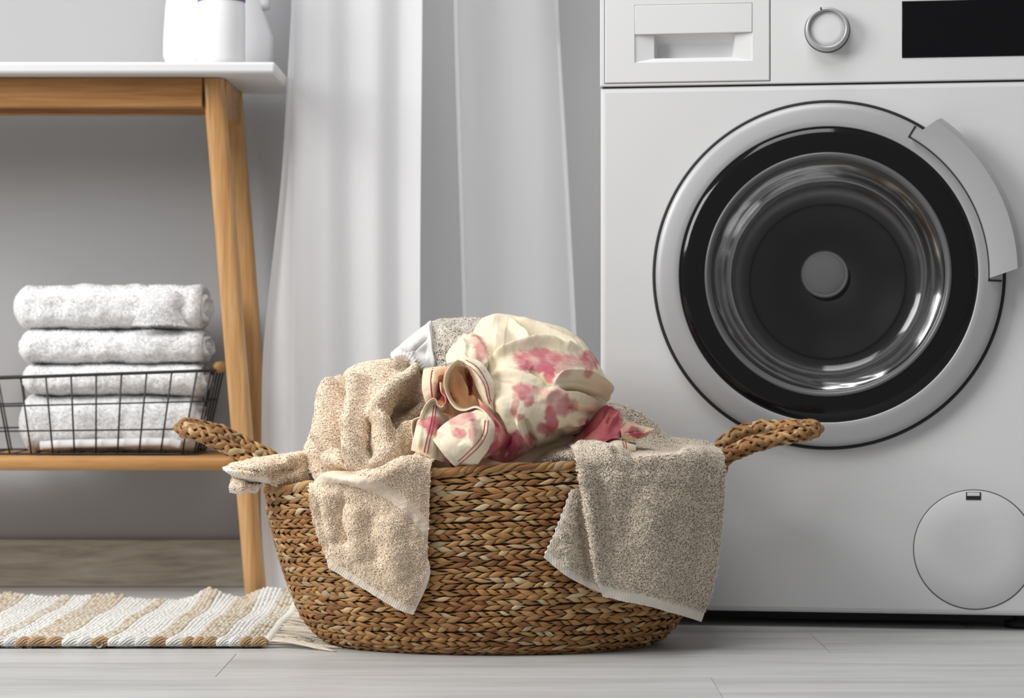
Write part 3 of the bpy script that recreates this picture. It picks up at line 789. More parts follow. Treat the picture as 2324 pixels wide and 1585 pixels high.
class Hem:
    def __init__(s, line, w): s.line = line; s.w = w
    def __call__(s, px, py): return dist_poly(px, py, s.line)[0] < s.w
Ttop([[(512, 1062, 2.69), (545, 1056, 2.71), (590, 1052, 2.73), (645, 1050, 2.75), (740, 1045, 2.80)],
      [(505, 1061, 2.665), (540, 1050, 2.67), (580, 1041, 2.675), (640, 1034, 2.70), (740, 1020, 2.78)],
      [(508, 1068, 2.655), (540, 1064, 2.645), (585, 1058, 2.640), (642, 1054, 2.66), (740, 1048, 2.75)],
      [(522, 1078, 2.655), (555, 1083, 2.648), (592, 1083, 2.645), (640, 1085, 2.662), (740, 1085, 2.72)],
      [(532, 1083, 2.665), (560, 1093, 2.662), (594, 1095, 2.662), (640, 1106, 2.675), (740, 1110, 2.72)]], 90, 60, 8500, 5,
     [([(612, 1090), (635, 1072), (680, 1064)], 9, -.012), ([(520, 1062), (560, 1066), (600, 1075)], 4, -.006), ([(640, 1048), (690, 1040)], 8, .006)],
     hemf=Hem([(505, 1062), (530, 1078), (560, 1094), (600, 1094)], 13))
Ttop([[(530, 1078, 2.668), (558, 1088, 2.672), (595, 1093, 2.68)], [(524, 1092, 2.660), (556, 1097, 2.655), (594, 1098, 2.668)],
      [(519, 1106, 2.660), (552, 1110, 2.652), (590, 1103, 2.668)], [(521, 1119, 2.668), (550, 1122, 2.662), (585, 1110, 2.675)]], 60, 50, 1200, 6,
     [([(556, 1098), (590, 1096)], 5, -.010)], hemf=Hem([(519, 1100), (522, 1119), (550, 1123), (588, 1111)], 10))

# ------------------------------------------------------------------ taupe towel on the right
cT = np.array([.675, .585, .475])
tt2 = thing('taupe_towel', (.13, 2.7, .15), 'taupe grey-brown terry towel draped over the front right rim of the basket', 'towel')
rows = [
 [(1300, 1020, 2.74), (1370, 960, 2.90), (1440, 970, 2.92), (1500, 1000, 2.92), (1560, 1012, 2.92), (1600, 1020, 2.90)],
 [(1292, 1018, 2.70), (1375, 922, 2.85), (1438, 945, 2.86), (1500, 985, 2.87), (1560, 998, 2.86), (1606, 1004, 2.84)],
 [(1292, 1012, 2.65), (1350, 1000, 2.72), (1415, 1004, 2.75), (1490, 1008, 2.77), (1562, 1008, 2.79), (1628, 1018, 2.79)],
 [(1303, 1030, 2.568), (1362, 1026, 2.575), (1425, 1024, 2.585), (1495, 1023, 2.602), (1570, 1023, 2.630), (1640, 1034, 2.680)],
 [(1313, 1075, 2.556), (1372, 1075, 2.556), (1432, 1075, 2.564), (1503, 1075, 2.58), (1576, 1078, 2.606), (1645, 1085, 2.655)],
 [(1326, 1150, 2.560), (1382, 1155, 2.560), (1442, 1158, 2.568), (1512, 1160, 2.583), (1580, 1162, 2.605), (1642, 1165, 2.650)],
 [(1340, 1220, 2.568), (1395, 1230, 2.566), (1452, 1235, 2.574), (1517, 1240, 2.590), (1580, 1240, 2.612), (1634, 1240, 2.650)],
 [(1354, 1290, 2.582), (1406, 1302, 2.577), (1461, 1312, 2.583), (1520, 1320, 2.598), (1576, 1325, 2.618), (1621, 1325, 2.65)],
 [(1368, 1354, 2.605), (1418, 1366, 2.597), (1470, 1376, 2.602), (1520, 1390, 2.615), (1560, 1402, 2.635), (1593, 1413, 2.66)]]
hm = Hem([(1340, 1340), (1368, 1352), (1418, 1364), (1470, 1375), (1520, 1388), (1560, 1400), (1597, 1412)], 24)
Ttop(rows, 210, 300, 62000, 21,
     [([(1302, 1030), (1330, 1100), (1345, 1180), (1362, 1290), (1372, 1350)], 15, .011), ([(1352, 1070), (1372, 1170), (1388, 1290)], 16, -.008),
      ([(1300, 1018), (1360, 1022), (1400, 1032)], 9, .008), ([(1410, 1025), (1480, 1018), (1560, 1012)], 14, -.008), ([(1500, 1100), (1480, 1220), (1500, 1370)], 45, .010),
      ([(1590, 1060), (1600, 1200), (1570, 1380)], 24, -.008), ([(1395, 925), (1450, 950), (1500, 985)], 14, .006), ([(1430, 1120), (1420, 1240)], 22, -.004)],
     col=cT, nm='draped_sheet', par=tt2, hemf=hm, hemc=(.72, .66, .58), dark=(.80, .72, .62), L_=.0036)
Ttop([[G(1296, 1112, .012), G(1322, 1110, .013), G(1352, 1112, .013)], [G(1274, 1172, .015), G(1312, 1178, .017), G(1360, 1190, .013)],
      [G(1252, 1226, .017), G(1302, 1246, .019), G(1370, 1270, .014)], [G(1234, 1266, .017), G(1292, 1312, .020), G(1380, 1354, .018)]], 90, 110, 8000, 22,
     [([(1318, 1130), (1330, 1230), (1345, 1330)], 14, -.006), ([(1270, 1200), (1300, 1290)], 20, .004)], col=cT*.97, nm='folded_flap', par=tt2,
     hemf=lambda px, py: (dist_poly(px, py, [(1297, 1108), (1274, 1172), (1234, 1266)])[0] < 9) | (dist_poly(px, py, [(1234, 1268), (1292, 1314), (1380, 1356)])[0] < 22), hemc=(.72, .66, .58), dark=(.80, .72, .62), L_=.0036)
Ttop([[(1180, 1040, 2.76), (1225, 1024, 2.76), (1265, 1014, 2.75), (1310, 1012, 2.72)], [(1180, 1046, 2.70), (1228, 1028, 2.69), (1268, 1016, 2.68), (1308, 1012, 2.66)],
      [(1178, 1060, 2.66), (1228, 1044, 2.625), (1268, 1032, 2.61), (1310, 1025, 2.60)], [(1178, 1080, 2.66), (1228, 1070, 2.625), (1268, 1060, 2.615), (1312, 1056, 2.60)]], 70, 50, 6500, 23,
     [], col=cT, nm='inner_fold', par=tt2, dark=(.80, .72, .62), L_=.0036)

# ------------------------------------------------------------------ grey hand towel at the top of the heap
cG = np.array([.60, .55, .48]); cGs = np.array([.68, .67, .655])
gt = thing('grey_hand_towel', (-.07, 2.76, .27), 'light grey hand towel with fluffy pile bunched at the top back of the heap', 'towel')
Ttop([[(990, 770, 2.88), (1030, 768, 2.90), (1080, 770, 2.90), (1125, 775, 2.88)], [(978, 735, 2.80), (1025, 727, 2.81), (1070, 726, 2.81), (1120, 730, 2.80)],
      [(980, 765, 2.75), (1020, 758, 2.745), (1065, 758, 2.74), (1120, 765, 2.73)], [(984, 800, 2.73), (1018, 796, 2.72), (1060, 800, 2.70), (1118, 810, 2.69)],
      [(990, 842, 2.72), (1020, 842, 2.70), (1060, 850, 2.69), (1115, 860, 2.68)]], 90, 90, 11000, 31, [([(1000, 745), (1050, 770), (1100, 790)], 12, .006), ([(1010, 790), (1040, 830)], 10, -.008)],
     col=cG, nm='fluffy_face', par=gt, dark=(.60, .56, .50), L_=.0055, wd=.0006)
rows = [[(905, 800, 2.82), (930, 775, 2.84), (955, 750, 2.84), (980, 745, 2.83)], [(890, 798, 2.765), (915, 776, 2.775), (945, 752, 2.78), (978, 728, 2.79)],
        [(886, 808, 2.745), (918, 793, 2.73), (950, 772, 2.735), (981, 755, 2.745)], [(896, 818, 2.735), (930, 812, 2.715), (958, 803, 2.72), (984, 790, 2.73)],
        [(925, 826, 2.73), (945, 832, 2.71), (965, 836, 2.71), (990, 835, 2.72)], [(945, 838, 2.74), (960, 845, 2.72), (975, 848, 2.72), (992, 846, 2.73)]]
P = grid_surface(rows, 150, 150)
P = sculpt(P, [([(908, 786), (925, 792), (950, 780), (972, 760)], 3, -.012, 's'), ([(975, 730), (978, 790), (986, 838)], 4, .005), ([(895, 812), (925, 808), (950, 830)], 6, .007), ([(935, 795), (975, 800)], 12, -.007), ([(910, 822), (935, 822)], 4, -.008)])
px, py = proj(P); dd, t, _, _ = dist_poly(px, py, [(888, 808), (915, 806), (940, 820), (962, 846)])
P = P+face_cam(P, normals(P))[0]*np.where(dd < 12, .0003*np.sin(t*2*PI/7), 0)[:, :, None]
sheet('woven_border', P, .003, m_terry, gt, np.tile(cGs, (150, 150, 1)))

# ------------------------------------------------------------------ tie-dye shirt
sh = thing('tie_dye_shirt', (.02, 2.7, .24), 'cream tie-dye shirt with pink blotches and red hem stitching crumpled on the heap', 'shirt')
cream = np.array([.82, .70, .50]); white = np.array([.84, .79, .67]); pink = np.array([.53, .085, .145]); pinkd = np.array([.45, .045, .10]); peach = np.array([.96, .54, .33])
BLOB = [ # px, py, rx, ry, strength
 (1225, 812, 46, 17, .92), (1220, 831, 36, 12, 1.1), (1249, 853, 12, 16, 1.0), (1293, 818, 30, 13, .55), (1272, 840, 24, 16, .5), (1340, 817, 24, 16, .95), (1335, 843, 10, 14, .8),
 (1154, 868, 15, 4, .5), (1186, 887, 17, 17, 1.05), (1199, 907, 8, 14, .9), (1217, 890, 26, 9, .75), (1257, 902, 26, 18, .62), (1274, 922, 26, 20, .72), (1251, 952, 13, 30, .98), (1236, 975, 18, 12, .8), (1298, 925, 12, 14, .5), (1326, 958, 16, 9, .6),
 (1169, 921, 8, 22, .7), (1182, 948, 9, 8, .6), (1169, 1005, 20, 18, 1.0), (1143, 1030, 36, 22, 1.1), (1202, 1000, 11, 16, 1.0),
 (1090, 800, 12, 22, .75), (1078, 772, 16, 10, .6), (1078, 815, 10, 10, .5), (1060, 750, 8, 6, .7)]
def dye(P, base=cream, blobs=BLOB, seed=0, ww=6):
    px, py = proj(P); wx = vnoise(P, 90, seed+1)*ww*.8+vnoise(P[..., [2, 1, 0]], 210, seed+4)*ww*.3; wy = vnoise(P[..., [2, 1, 0]], 95, seed+2)*ww*.8+vnoise(P, 220, seed+6)*ww*.3
    s = np.zeros(px.shape)
    for (x, y, rx, ry, st) in blobs:
        q = ((px+wx-x)/(rx*1.17))**2+((py+wy-y)/(ry*1.17))**2; s = np.maximum(s, st*np.clip(1.55-q, 0, 1)**.8)
    s = np.clip(s*(.80+.25*vnoise(P, 60, seed+9)), 0, 1)[:, :, None]
    s = s*s*(3-2*s); s = np.clip(s*1.08, 0, 1)*np.clip(.90+.12*vnoise(P, 45, seed+12), 0, 1)[:, :, None]
    wn = np.clip(.5+.5*vnoise(P, 35, seed+3), 0, 1)[:, :, None]
    b = base*(1-wn*.5)+white*wn*.5
    c = b*(1-s)+pink*s
    return np.clip(c, 0, 1)
def cloth(name, rows, nu, nv, strokes=[], par=sh, thick=.0011, col=None, base=cream, blobs=BLOB, seed=0, ns=.0006):
    P = grid_surface(rows, nu, nv); P = sculpt(P, strokes) if strokes else P
    P = P+normals(P)*(vnoise(P, 60, seed)*ns+vnoise(P, 190, seed+2)*ns*.3)[:, :, None]
    c = dye(P, base, blobs, seed) if col is None else np.tile(np.array(col), (nv, nu, 1))
    sheet(name, P, thick, m_jersey, par, c); return P
rows = [
 [(1075, 800, 2.86), (1120, 760, 2.90), (1175, 765, 2.93), (1230, 780, 2.94), (1285, 800, 2.94), (1325, 840, 2.92), (1345, 890, 2.88)],
 [(1096, 722, 2.77), (1125, 712, 2.80), (1172, 718, 2.82), (1225, 730, 2.83), (1278, 744, 2.83), (1318, 772, 2.83), (1350, 815, 2.83)],
 [(1072, 760, 2.71), (1118, 758, 2.69), (1175, 758, 2.70), (1228, 768, 2.71), (1284, 782, 2.72), (1332, 805, 2.74), (1366, 840, 2.79)],
 [(1062, 815, 2.67), (1115, 810, 2.635), (1170, 812, 2.625), (1227, 818, 2.63), (1287, 826, 2.645), (1342, 842, 2.68), (1380, 870, 2.77)],
 [(1066, 875, 2.66), (1115, 870, 2.61), (1170, 868, 2.59), (1230, 872, 2.595), (1292, 878, 2.61), (1346, 886, 2.66), (1382, 900, 2.77)],
 [(1074, 930, 2.65), (1120, 925, 2.60), (1175, 922, 2.58), (1230, 926, 2.585), (1285, 932, 2.60), (1335, 935, 2.65), (1372, 925, 2.77)],
 [(1082, 980, 2.65), (1125, 976, 2.61), (1175, 974, 2.59), (1225, 976, 2.60), (1270, 978, 2.62), (1312, 975, 2.67), (1340, 965, 2.75)],
 [(1086, 1025, 2.65), (1125, 1028, 2.62), (1168, 1022, 2.605), (1208, 1012, 2.62), (1245, 1008, 2.66), (1278, 1000, 2.70), (1305, 990, 2.76)],
 [(1092, 1060, 2.66), (1125, 1062, 2.645), (1162, 1054, 2.645), (1200, 1035, 2.68), (1240, 1022, 2.72), (1275, 1012, 2.76), (1300, 1005, 2.8)]]
ST = [([(1109, 821), (1147, 799), (1187, 788), (1227, 783), (1270, 787), (1320, 800)], 7, .013),
      ([(1120, 800), (1150, 780), (1190, 768)], 15, -.006),
      ([(1101, 730), (1141, 731), (1173, 748), (1208, 779)], 7, .009), ([(1120, 770), (1150, 772)], 24, .006),
      ([(1160, 722), (1230, 745), (1285, 770), (1325, 800)], 6, .006), ([(1175, 745), (1235, 766), (1290, 795)], 5, -.006), ([(1240, 745), (1300, 768), (1340, 815)], 4, -.005),
      ([(1200, 838), (1225, 852), (1251, 872)], 8, -.013), ([(1120, 850), (1160, 846), (1210, 862), (1250, 880)], 10, .006),
      ([(1251, 876), (1269, 859), (1296, 855), (1333, 858), (1366, 878), (1380, 905)], 6, .014), ([(1275, 880), (1310, 880), (1345, 892), (1374, 912)], 5, -.014),
      ([(1230, 905), (1262, 890), (1285, 905)], 10, .006),
      ([(1173, 945), (1185, 980), (1200, 1016)], 4, .010), ([(1192, 950), (1208, 985), (1214, 1012)], 6, -.010),
      ([(1118, 935), (1142, 965), (1152, 1000), (1140, 1040)], 6, -.012), ([(1215, 960), (1250, 985), (1290, 990)], 10, -.006), ([(1130, 900), (1150, 940), (1165, 990)], 12, .008),
      ([(1290, 920), (1330, 935), (1350, 950)], 8, -.006), ([(1290, 960), (1330, 960)], 8, .006), ([(1235, 1000), (1290, 975), (1335, 960)], 5, -.005)]
cloth('shirt_body', rows, 250, 300, ST)
# piece with the side seam above the opening
cloth('shirt_panel', [[(1030, 790, 2.76), (1058, 775, 2.77), (1085, 775, 2.77), (1108, 790, 2.76)], [(1024, 786, 2.70), (1058, 757, 2.70), (1082, 760, 2.69), (1104, 790, 2.67)],
  [(1012, 808, 2.66), (1045, 790, 2.635), (1078, 795, 2.625), (1110, 818, 2.63)], [(1014, 826, 2.64), (1045, 818, 2.615), (1075, 825, 2.60), (1102, 848, 2.61)]], 90, 90,
  [([(1036, 780), (1034, 822)], 3, -.005, 's'), ([(1070, 765), (1092, 800), (1102, 840)], 6, .007), ([(1055, 790), (1080, 830)], 7, -.006), ([(1050, 770), (1060, 800)], 6, .004)], seed=2)
# interior of the opening
cloth('shirt_inside', [[(1010, 835, 2.63), (1040, 822, 2.635), (1075, 825, 2.64), (1110, 850, 2.64)], [(1005, 870, 2.625), (1040, 862, 2.638), (1078, 865, 2.642), (1118, 890, 2.64)],
  [(1000, 905, 2.62), (1038, 900, 2.625), (1082, 905, 2.63), (1124, 930, 2.635)], [(960, 945, 2.63), (1030, 945, 2.62), (1085, 945, 2.62), (1135, 975, 2.63)], [(975, 1000, 2.62), (1030, 1000, 2.61), (1090, 1000, 2.62), (1135, 1010, 2.64)]], 110, 110,
  [([(1038, 835), (1050, 880), (1082, 925)], 6, .012), ([(1060, 830), (1066, 880), (1062, 910)], 5, -.012), ([(1092, 860), (1090, 910), (1110, 950)], 6, .010), ([(1025, 845), (1020, 880), (1040, 920)], 5, -.008)],
  base=peach, blobs=[(1000, 895, 14, 14, .8), (1068, 860, 5, 34, .9), (1105, 950, 18, 22, .7), (1012, 905, 14, 10, .9)], seed=5)
# upper left fold
cloth('hem_fold', [[(966, 842, 2.66), (985, 840, 2.67), (1005, 840, 2.67), (1022, 842, 2.66)], [(961, 838, 2.635), (980, 834, 2.63), (998, 832, 2.63), (1018, 833, 2.635)], [(958, 865, 2.625), (978, 864, 2.61), (996, 866, 2.62), (1013, 868, 2.635)],
  [(959, 892, 2.62), (980, 892, 2.612), (998, 897, 2.63), (1014, 900, 2.64)], [(967, 918, 2.62), (984, 908, 2.62), (1000, 912, 2.635), (1018, 918, 2.635)]], 60, 80, [([(985, 840), (982, 900)], 5, .003), ([(1004, 850), (1002, 900)], 6, -.007)],
  blobs=[(1003, 890, 14, 26, .9), (1008, 860, 8, 20, .4)], base=(cream+peach)/2, seed=6)
# right hem band sweeping down around the opening
P_band = cloth('hem_fold', [[(1030, 830, 2.63), (1045, 832, 2.625), (1060, 838, 2.62), (1074, 862, 2.615), (1088, 895, 2.61), (1104, 925, 2.61), (1118, 945, 2.615)],
  [(1028, 818, 2.615), (1048, 818, 2.60), (1070, 832, 2.59), (1092, 862, 2.585), (1105, 892, 2.585), (1114, 918, 2.59), (1124, 942, 2.60)],
  [(1040, 812, 2.64), (1068, 812, 2.61), (1096, 826, 2.595), (1118, 862, 2.59), (1122, 892, 2.59), (1122, 918, 2.60), (1128, 944, 2.61)]], 130, 44, [([(1050, 818), (1080, 840), (1100, 880), (1115, 925)], 5, .004)], seed=7, blobs=[(1100, 836, 10, 8, .3)])
# thin white hem edge of the opening, curling down the left side and across
def ribbon(name, edge, inner, col=None, seed=8, nu=160, nv=14, blobs=[], base=cream, strokes=[]):
    return cloth(name, [edge, [((a[0]+b[0])/2, (a[1]+b[1])/2, (a[2]+b[2])/2-.004) for a, b in zip(edge, inner)], inner], nu, nv, strokes, seed=seed, blobs=blobs, base=base, col=col, ns=.0002)
edge = [(1040, 817, 2.595), (1022, 832, 2.59), (1011, 855, 2.59), (1011, 883, 2.592), (1021, 909, 2.59), (1036, 927, 2.585), (1055, 932, 2.582), (1080, 925, 2.58), (1102, 936, 2.572), (1118, 957, 2.568)]
inn = [(1046, 826, 2.635), (1032, 838, 2.64), (1022, 858, 2.645), (1021, 880, 2.65), (1030, 903, 2.65), (1042, 919, 2.645), (1058, 924, 2.64), (1080, 920, 2.63), (1098, 928, 2.62), (1114, 945, 2.61)]
ribbon('hem_edge', edge, inn, base=cream, blobs=[(1058, 870, 4, 30, .3)])
edge = [(1000, 868, 2.61), (1002, 890, 2.605), (1010, 900, 2.60), (1012, 915, 2.595), (1002, 925, 2.595), (992, 918, 2.595), (988, 907, 2.595), (978, 908, 2.592), (966, 920, 2.59), (956, 940, 2.588), (952, 952, 2.588)]
inn = [(1006, 868, 2.65), (1008, 890, 2.65), (1018, 905, 2.64), (1016, 928, 2.63), (1002, 936, 2.625), (990, 930, 2.625), (984, 918, 2.62), (978, 916, 2.61), (972, 930, 2.605), (968, 946, 2.60), (966, 960, 2.60)]
ribbon('hem_edge', edge, inn, blobs=[(1005, 905, 10, 14, .9)], seed=9)
# left lower band with double stitching
cloth('hem_fold', [[(958, 938, 2.61), (968, 918, 2.605), (985, 912, 2.605), (1002, 935, 2.605), (1018, 945, 2.61)], [(947, 958, 2.60), (964, 955, 2.59), (985, 955, 2.588), (1004, 960, 2.595), (1020, 965, 2.605)],
  [(939, 990, 2.595), (957, 990, 2.582), (977, 992, 2.58), (1000, 998, 2.585), (1022, 1004, 2.60)], [(934, 1022, 2.60), (955, 1031, 2.588), (977, 1040, 2.585), (1000, 1048, 2.59), (1026, 1054, 2.60)]], 110, 110,
  [([(962, 925), (952, 1025)], 4, .003), ([(1005, 960), (1000, 1045)], 8, -.005)], blobs=[(975, 958, 34, 10, .75), (995, 968, 22, 18, .8), (952, 945, 8, 12, .6), (1020, 1035, 14, 22, .9)], seed=10)
ribbon('hem_edge', [(951, 948, 2.60), (937, 955, 2.60), (935, 975, 2.60), (938, 1000, 2.60), (933, 1024, 2.60)], [(955, 955, 2.62), (946, 962, 2.62), (944, 978, 2.62), (945, 1000, 2.62), (942, 1024, 2.61)], seed=11, nu=60)
# dark pink fold behind the front flap
cloth('hem_fold', [[(1085, 905, 2.60), (1100, 920, 2.595), (1118, 938, 2.595), (1128, 950, 2.60)], [(1100, 960, 2.59), (1120, 965, 2.585), (1138, 968, 2.585), (1150, 980, 2.595)], [(1098, 1000, 2.59), (1120, 1000, 2.58), (1140, 1000, 2.585), (1151, 1000, 2.60)], [(1085, 1045, 2.60), (1102, 1040, 2.59), (1122, 1030, 2.595), (1140, 1018, 2.61)]], 70, 90,
  [([(1120, 950), (1135, 990), (1118, 1028)], 5, -.006)], blobs=[(1115, 950, 40, 30, 1.0), (1130, 1000, 30, 40, 1.0)], base=peach*np.array([.9, .7, .75]), seed=12)
# front flap
P_fl = cloth('hem_flap', [[(979, 991, 2.590), (1008, 962, 2.58), (1040, 942, 2.575), (1066, 936, 2.575), (1090, 926, 2.585)],
  [(996, 1012, 2.572), (1026, 988, 2.560), (1056, 968, 2.556), (1084, 956, 2.560), (1108, 944, 2.570)],
  [(1012, 1034, 2.572), (1042, 1012, 2.556), (1070, 994, 2.550), (1100, 978, 2.553), (1122, 964, 2.566)],
  [(1032, 1052, 2.580), (1058, 1036, 2.565), (1084, 1018, 2.556), (1108, 1000, 2.556), (1122, 984, 2.566)],
  [(1056, 1064, 2.592), (1078, 1062, 2.580), (1094, 1042, 2.570), (1108, 1022, 2.566), (1119, 1000, 2.570)]], 150, 150,
  [([(1022, 965), (1035, 985), (1050, 1010)], 9, -.006), ([(1060, 950), (1075, 985), (1070, 1020)], 12, .006), ([(1085, 950), (1096, 970), (1094, 1000)], 7, -.004), ([(980, 992), (1010, 1028), (1045, 1060)], 5, .004)],
  blobs=[(1040, 955, 22, 12, .6), (1062, 945, 16, 14, .65), (1042, 985, 16, 10, .6), (1076, 980, 9, 20, .55), (1055, 965, 22, 8, .4), (995, 990, 10, 10, .4)], seed=13)
cloth('hem_fold', [[(978, 992, 2.592), (988, 985, 2.60), (1000, 985, 2.61)], [(1000, 1016, 2.592), (1006, 1010, 2.61), (1020, 1012, 2.62)], [(1022, 1042, 2.60), (1022, 1030, 2.61), (1035, 1030, 2.625)], [(1040, 1066, 2.61), (1030, 1062, 2.62), (1022, 1056, 2.63)]], 30, 60, [], blobs=[(1010, 1025, 40, 50, 1.0)], seed=14, ns=.0002)
# sleeve on the right
cloth('sleeve', [[(1296, 1000, 2.70), (1335, 960, 2.69), (1362, 928, 2.70), (1376, 920, 2.72), (1392, 926, 2.73), (1408, 938, 2.73)],
  [(1288, 1010, 2.67), (1335, 985, 2.655), (1366, 960, 2.66), (1382, 948, 2.67), (1398, 950, 2.68), (1413, 952, 2.69)],
  [(1296, 1018, 2.65), (1335, 1002, 2.64), (1368, 985, 2.64), (1385, 978, 2.645), (1400, 975, 2.65), (1411, 975, 2.66)],
  [(1310, 1026, 2.65), (1340, 1014, 2.64), (1372, 1003, 2.635), (1390, 996, 2.64), (1402, 994, 2.645), (1410, 994, 2.66)]], 110, 80,
  [([(1300, 1006), (1340, 975), (1366, 945), (1380, 925)], 4, -.010), ([(1400, 938), (1384, 968), (1376, 985)], 4, .010), ([(1388, 942), (1374, 962)], 5, -.006)],
  blobs=[(1380, 960, 60, 60, 1.0), (1330, 1000, 30, 30, .75)], base=peach*np.array([1, .9, .9]), seed=15)
cloth('sleeve', [[(1408, 980, 2.69), (1420, 962, 2.70), (1440, 962, 2.71), (1465, 968, 2.71), (1484, 973, 2.70)], [(1408, 975, 2.66), (1424, 965, 2.66), (1442, 967, 2.665), (1466, 973, 2.675), (1483, 976, 2.69)],
  [(1410, 988, 2.65), (1425, 983, 2.645), (1445, 983, 2.65), (1464, 984, 2.665), (1476, 984, 2.685)], [(1412, 998, 2.66), (1425, 1000, 2.655), (1445, 998, 2.66), (1460, 995, 2.675), (1470, 990, 2.69)]], 70, 50,
  [([(1412, 988), (1440, 976), (1475, 976)], 4, -.006), ([(1425, 972), (1450, 974)], 4, .004)], blobs=[(1425, 975, 26, 16, .6), (1450, 985, 20, 8, .9)], base=peach*.5+cream*.5, seed=16)
P_cuff = cloth('sleeve', [[(1356, 1008, 2.66), (1380, 1000, 2.66), (1398, 996, 2.665), (1420, 1002, 2.67), (1444, 1006, 2.68)], [(1350, 1014, 2.635), (1378, 1008, 2.625), (1400, 1005, 2.625), (1422, 1009, 2.635), (1444, 1012, 2.65)],
  [(1358, 1020, 2.63), (1380, 1018, 2.615), (1402, 1018, 2.615), (1424, 1021, 2.625), (1443, 1023, 2.64)], [(1375, 1026, 2.635), (1390, 1026, 2.62), (1405, 1026, 2.62), (1424, 1027, 2.63), (1441, 1027, 2.645)]], 70, 50, [([(1360, 1012), (1395, 1006)], 4, -.004)], blobs=[], seed=17)
# red stitching: short stitches lying on the cloth surfaces
def stitches(pts, P, wd=.0006, seg=5.0, par=sh, off=.0005, nm='stitching'):
    px, py = proj(P); fx, fy = px.ravel(), py.ravel(); PP = P.reshape(-1, 3); NN = face_cam(P, normals(P))[0].reshape(-1, 3)
    c = cr(np.array(pts, float), 200); L_ = np.concatenate([[0], np.cumsum(np.linalg.norm(np.diff(c, axis=0), axis=1))]); n = int(L_[-1]/seg)
    mb = MB()
    for k in range(n):
        q = []
        for s in (k*seg, k*seg+seg*.45, k*seg+seg*.9):
            x, y = np.interp(s, L_, c[:, 0]), np.interp(s, L_, c[:, 1]); d = np.hypot(fx-x, fy-y); i = d.argmin()
            if d[i] > 4: break
            w3 = W(x, y, PP[i][1]); q.append(w3+NN[i]*off)
        if len(q) == 3:
            v, f = sweep(np.array(q), wd, wd*.7, n=5); mb.add(v, f)
    if mb.n: return mb.build(nm, m_thread, par)
stitches([(1108, 955), (1104, 985), (1090, 1010), (1065, 1035), (1041, 1055)], P_fl)
stitches([(1101, 955), (1097, 982), (1082, 1006), (1058, 1031), (1037, 1050)], P_fl)
stitches([(1052, 824), (1078, 842), (1098, 872), (1106, 902), (1112, 918)], P_band)
stitches([(1058, 818), (1084, 836), (1104, 868), (1111, 900), (1115, 914)], P_band)
for o in [x for x in C.objects if x.name.startswith('hem_fold') and x.parent == sh]:
    pass
def grid_of(o, nu, nv):
    v = np.zeros(len(o.data.vertices)*3); o.data.vertices.foreach_get('co', v); v = v.reshape(-1, 3)[:nu*nv]+np.array(sh.location); return v.reshape(nv, nu, 3)
hf = [x for x in bpy.data.objects if x.name.split('.')[0] == 'hem_fold']
stitches([(982, 837), (978, 868), (981, 905)], grid_of(hf[0], 60, 80), wd=.0008)
stitches([(985, 920), (978, 960), (968, 1000), (962, 1030)], grid_of(hf[2], 110, 110))
stitches([(990, 922), (984, 962), (975, 1002), (969, 1034)], grid_of(hf[2], 110, 110))
stitches([(1413, 1004), (1416, 1015), (1414, 1026)], P_cuff, seg=4); stitches([(1419, 1004), (1421, 1015), (1419, 1026)], P_cuff, seg=4)

# ------------------------------------------------------------------ curtain
cu = thing('sheer_curtain', (0, 3.26, 0), 'white sheer floor-length curtain hanging in folds in front of the grey wall', 'curtain')
def strip(name, cols, nu, seed, hemL=0, hemR=0, al=.5, rip=.006, z1=1.75):
    """cols: list of polylines [(px at y=0), (px at y=400), 800, 1200, floor], D"""
    ys = np.array([-3500, 0, 400, 800, 1200, 1365]); nvv = 70
    yy = np.concatenate([np.linspace(-1200, 0, 12)[:-1], np.linspace(0, 1, nvv-11)*1.0])
    ctrl = []
    zt = z1; zb = .004
    zs = np.linspace(zb, zt, nvv)
    for (xs, Dv) in cols:
        D = Dv if np.isscalar(Dv) else Dv[0]
        yv = CY-(zs-H)*F/D
        x = np.interp(yv, [-1500, 0, 400, 800, 1200, 1365], [xs[0]-(xs[1]-xs[0])*0, xs[0], xs[1], xs[2], xs[3], xs[4]])
        # smooth the polyline
        for _ in range(4): x[1:-1] = (x[:-2]+2*x[1:-1]+x[2:])/4
        ctrl.append(np.stack([(x-CX)*D/F, np.full(nvv, D), zs], -1))
    ctrl = np.array(ctrl)                        # k x nvv x 3
    P = np.stack([cr(ctrl[:, j], nu) for j in range(nvv)])   # nvv x nu
    u = np.linspace(0, 1, nu)[None, :]; wv = (P[..., 2]/1.7)
    P[..., 1] += rip*np.sin(u*nu*.16+seed+.6*np.sin(wv*3+seed))*(.6+.4*np.sin(wv*2.2+u*7))
    P[..., 0] += .0015*np.sin(wv*9+u*5+seed)
    c = np.full((nvv, nu, 3), al)
    Wd = np.linalg.norm(np.diff(P, axis=1), axis=2).cumsum(1); Wd = np.concatenate([np.zeros((nvv, 1)), Wd], 1)
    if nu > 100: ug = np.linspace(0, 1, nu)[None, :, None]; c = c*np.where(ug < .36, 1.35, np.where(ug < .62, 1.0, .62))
    if hemL: c[Wd < hemL] = min(.9, al*1.6)
    if hemR: c[(Wd[:, -1:]-Wd) < hemR] = min(.9, al*1.6)
    i = np.arange(nvv-1)[:, None]; j = np.arange(nu-1)[None, :]
    f = np.stack([i*nu+j, i*nu+j+1, (i+1)*nu+j+1, (i+1)*nu+j], -1).reshape(-1, 4)
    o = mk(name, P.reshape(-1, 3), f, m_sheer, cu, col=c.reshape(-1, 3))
    return o
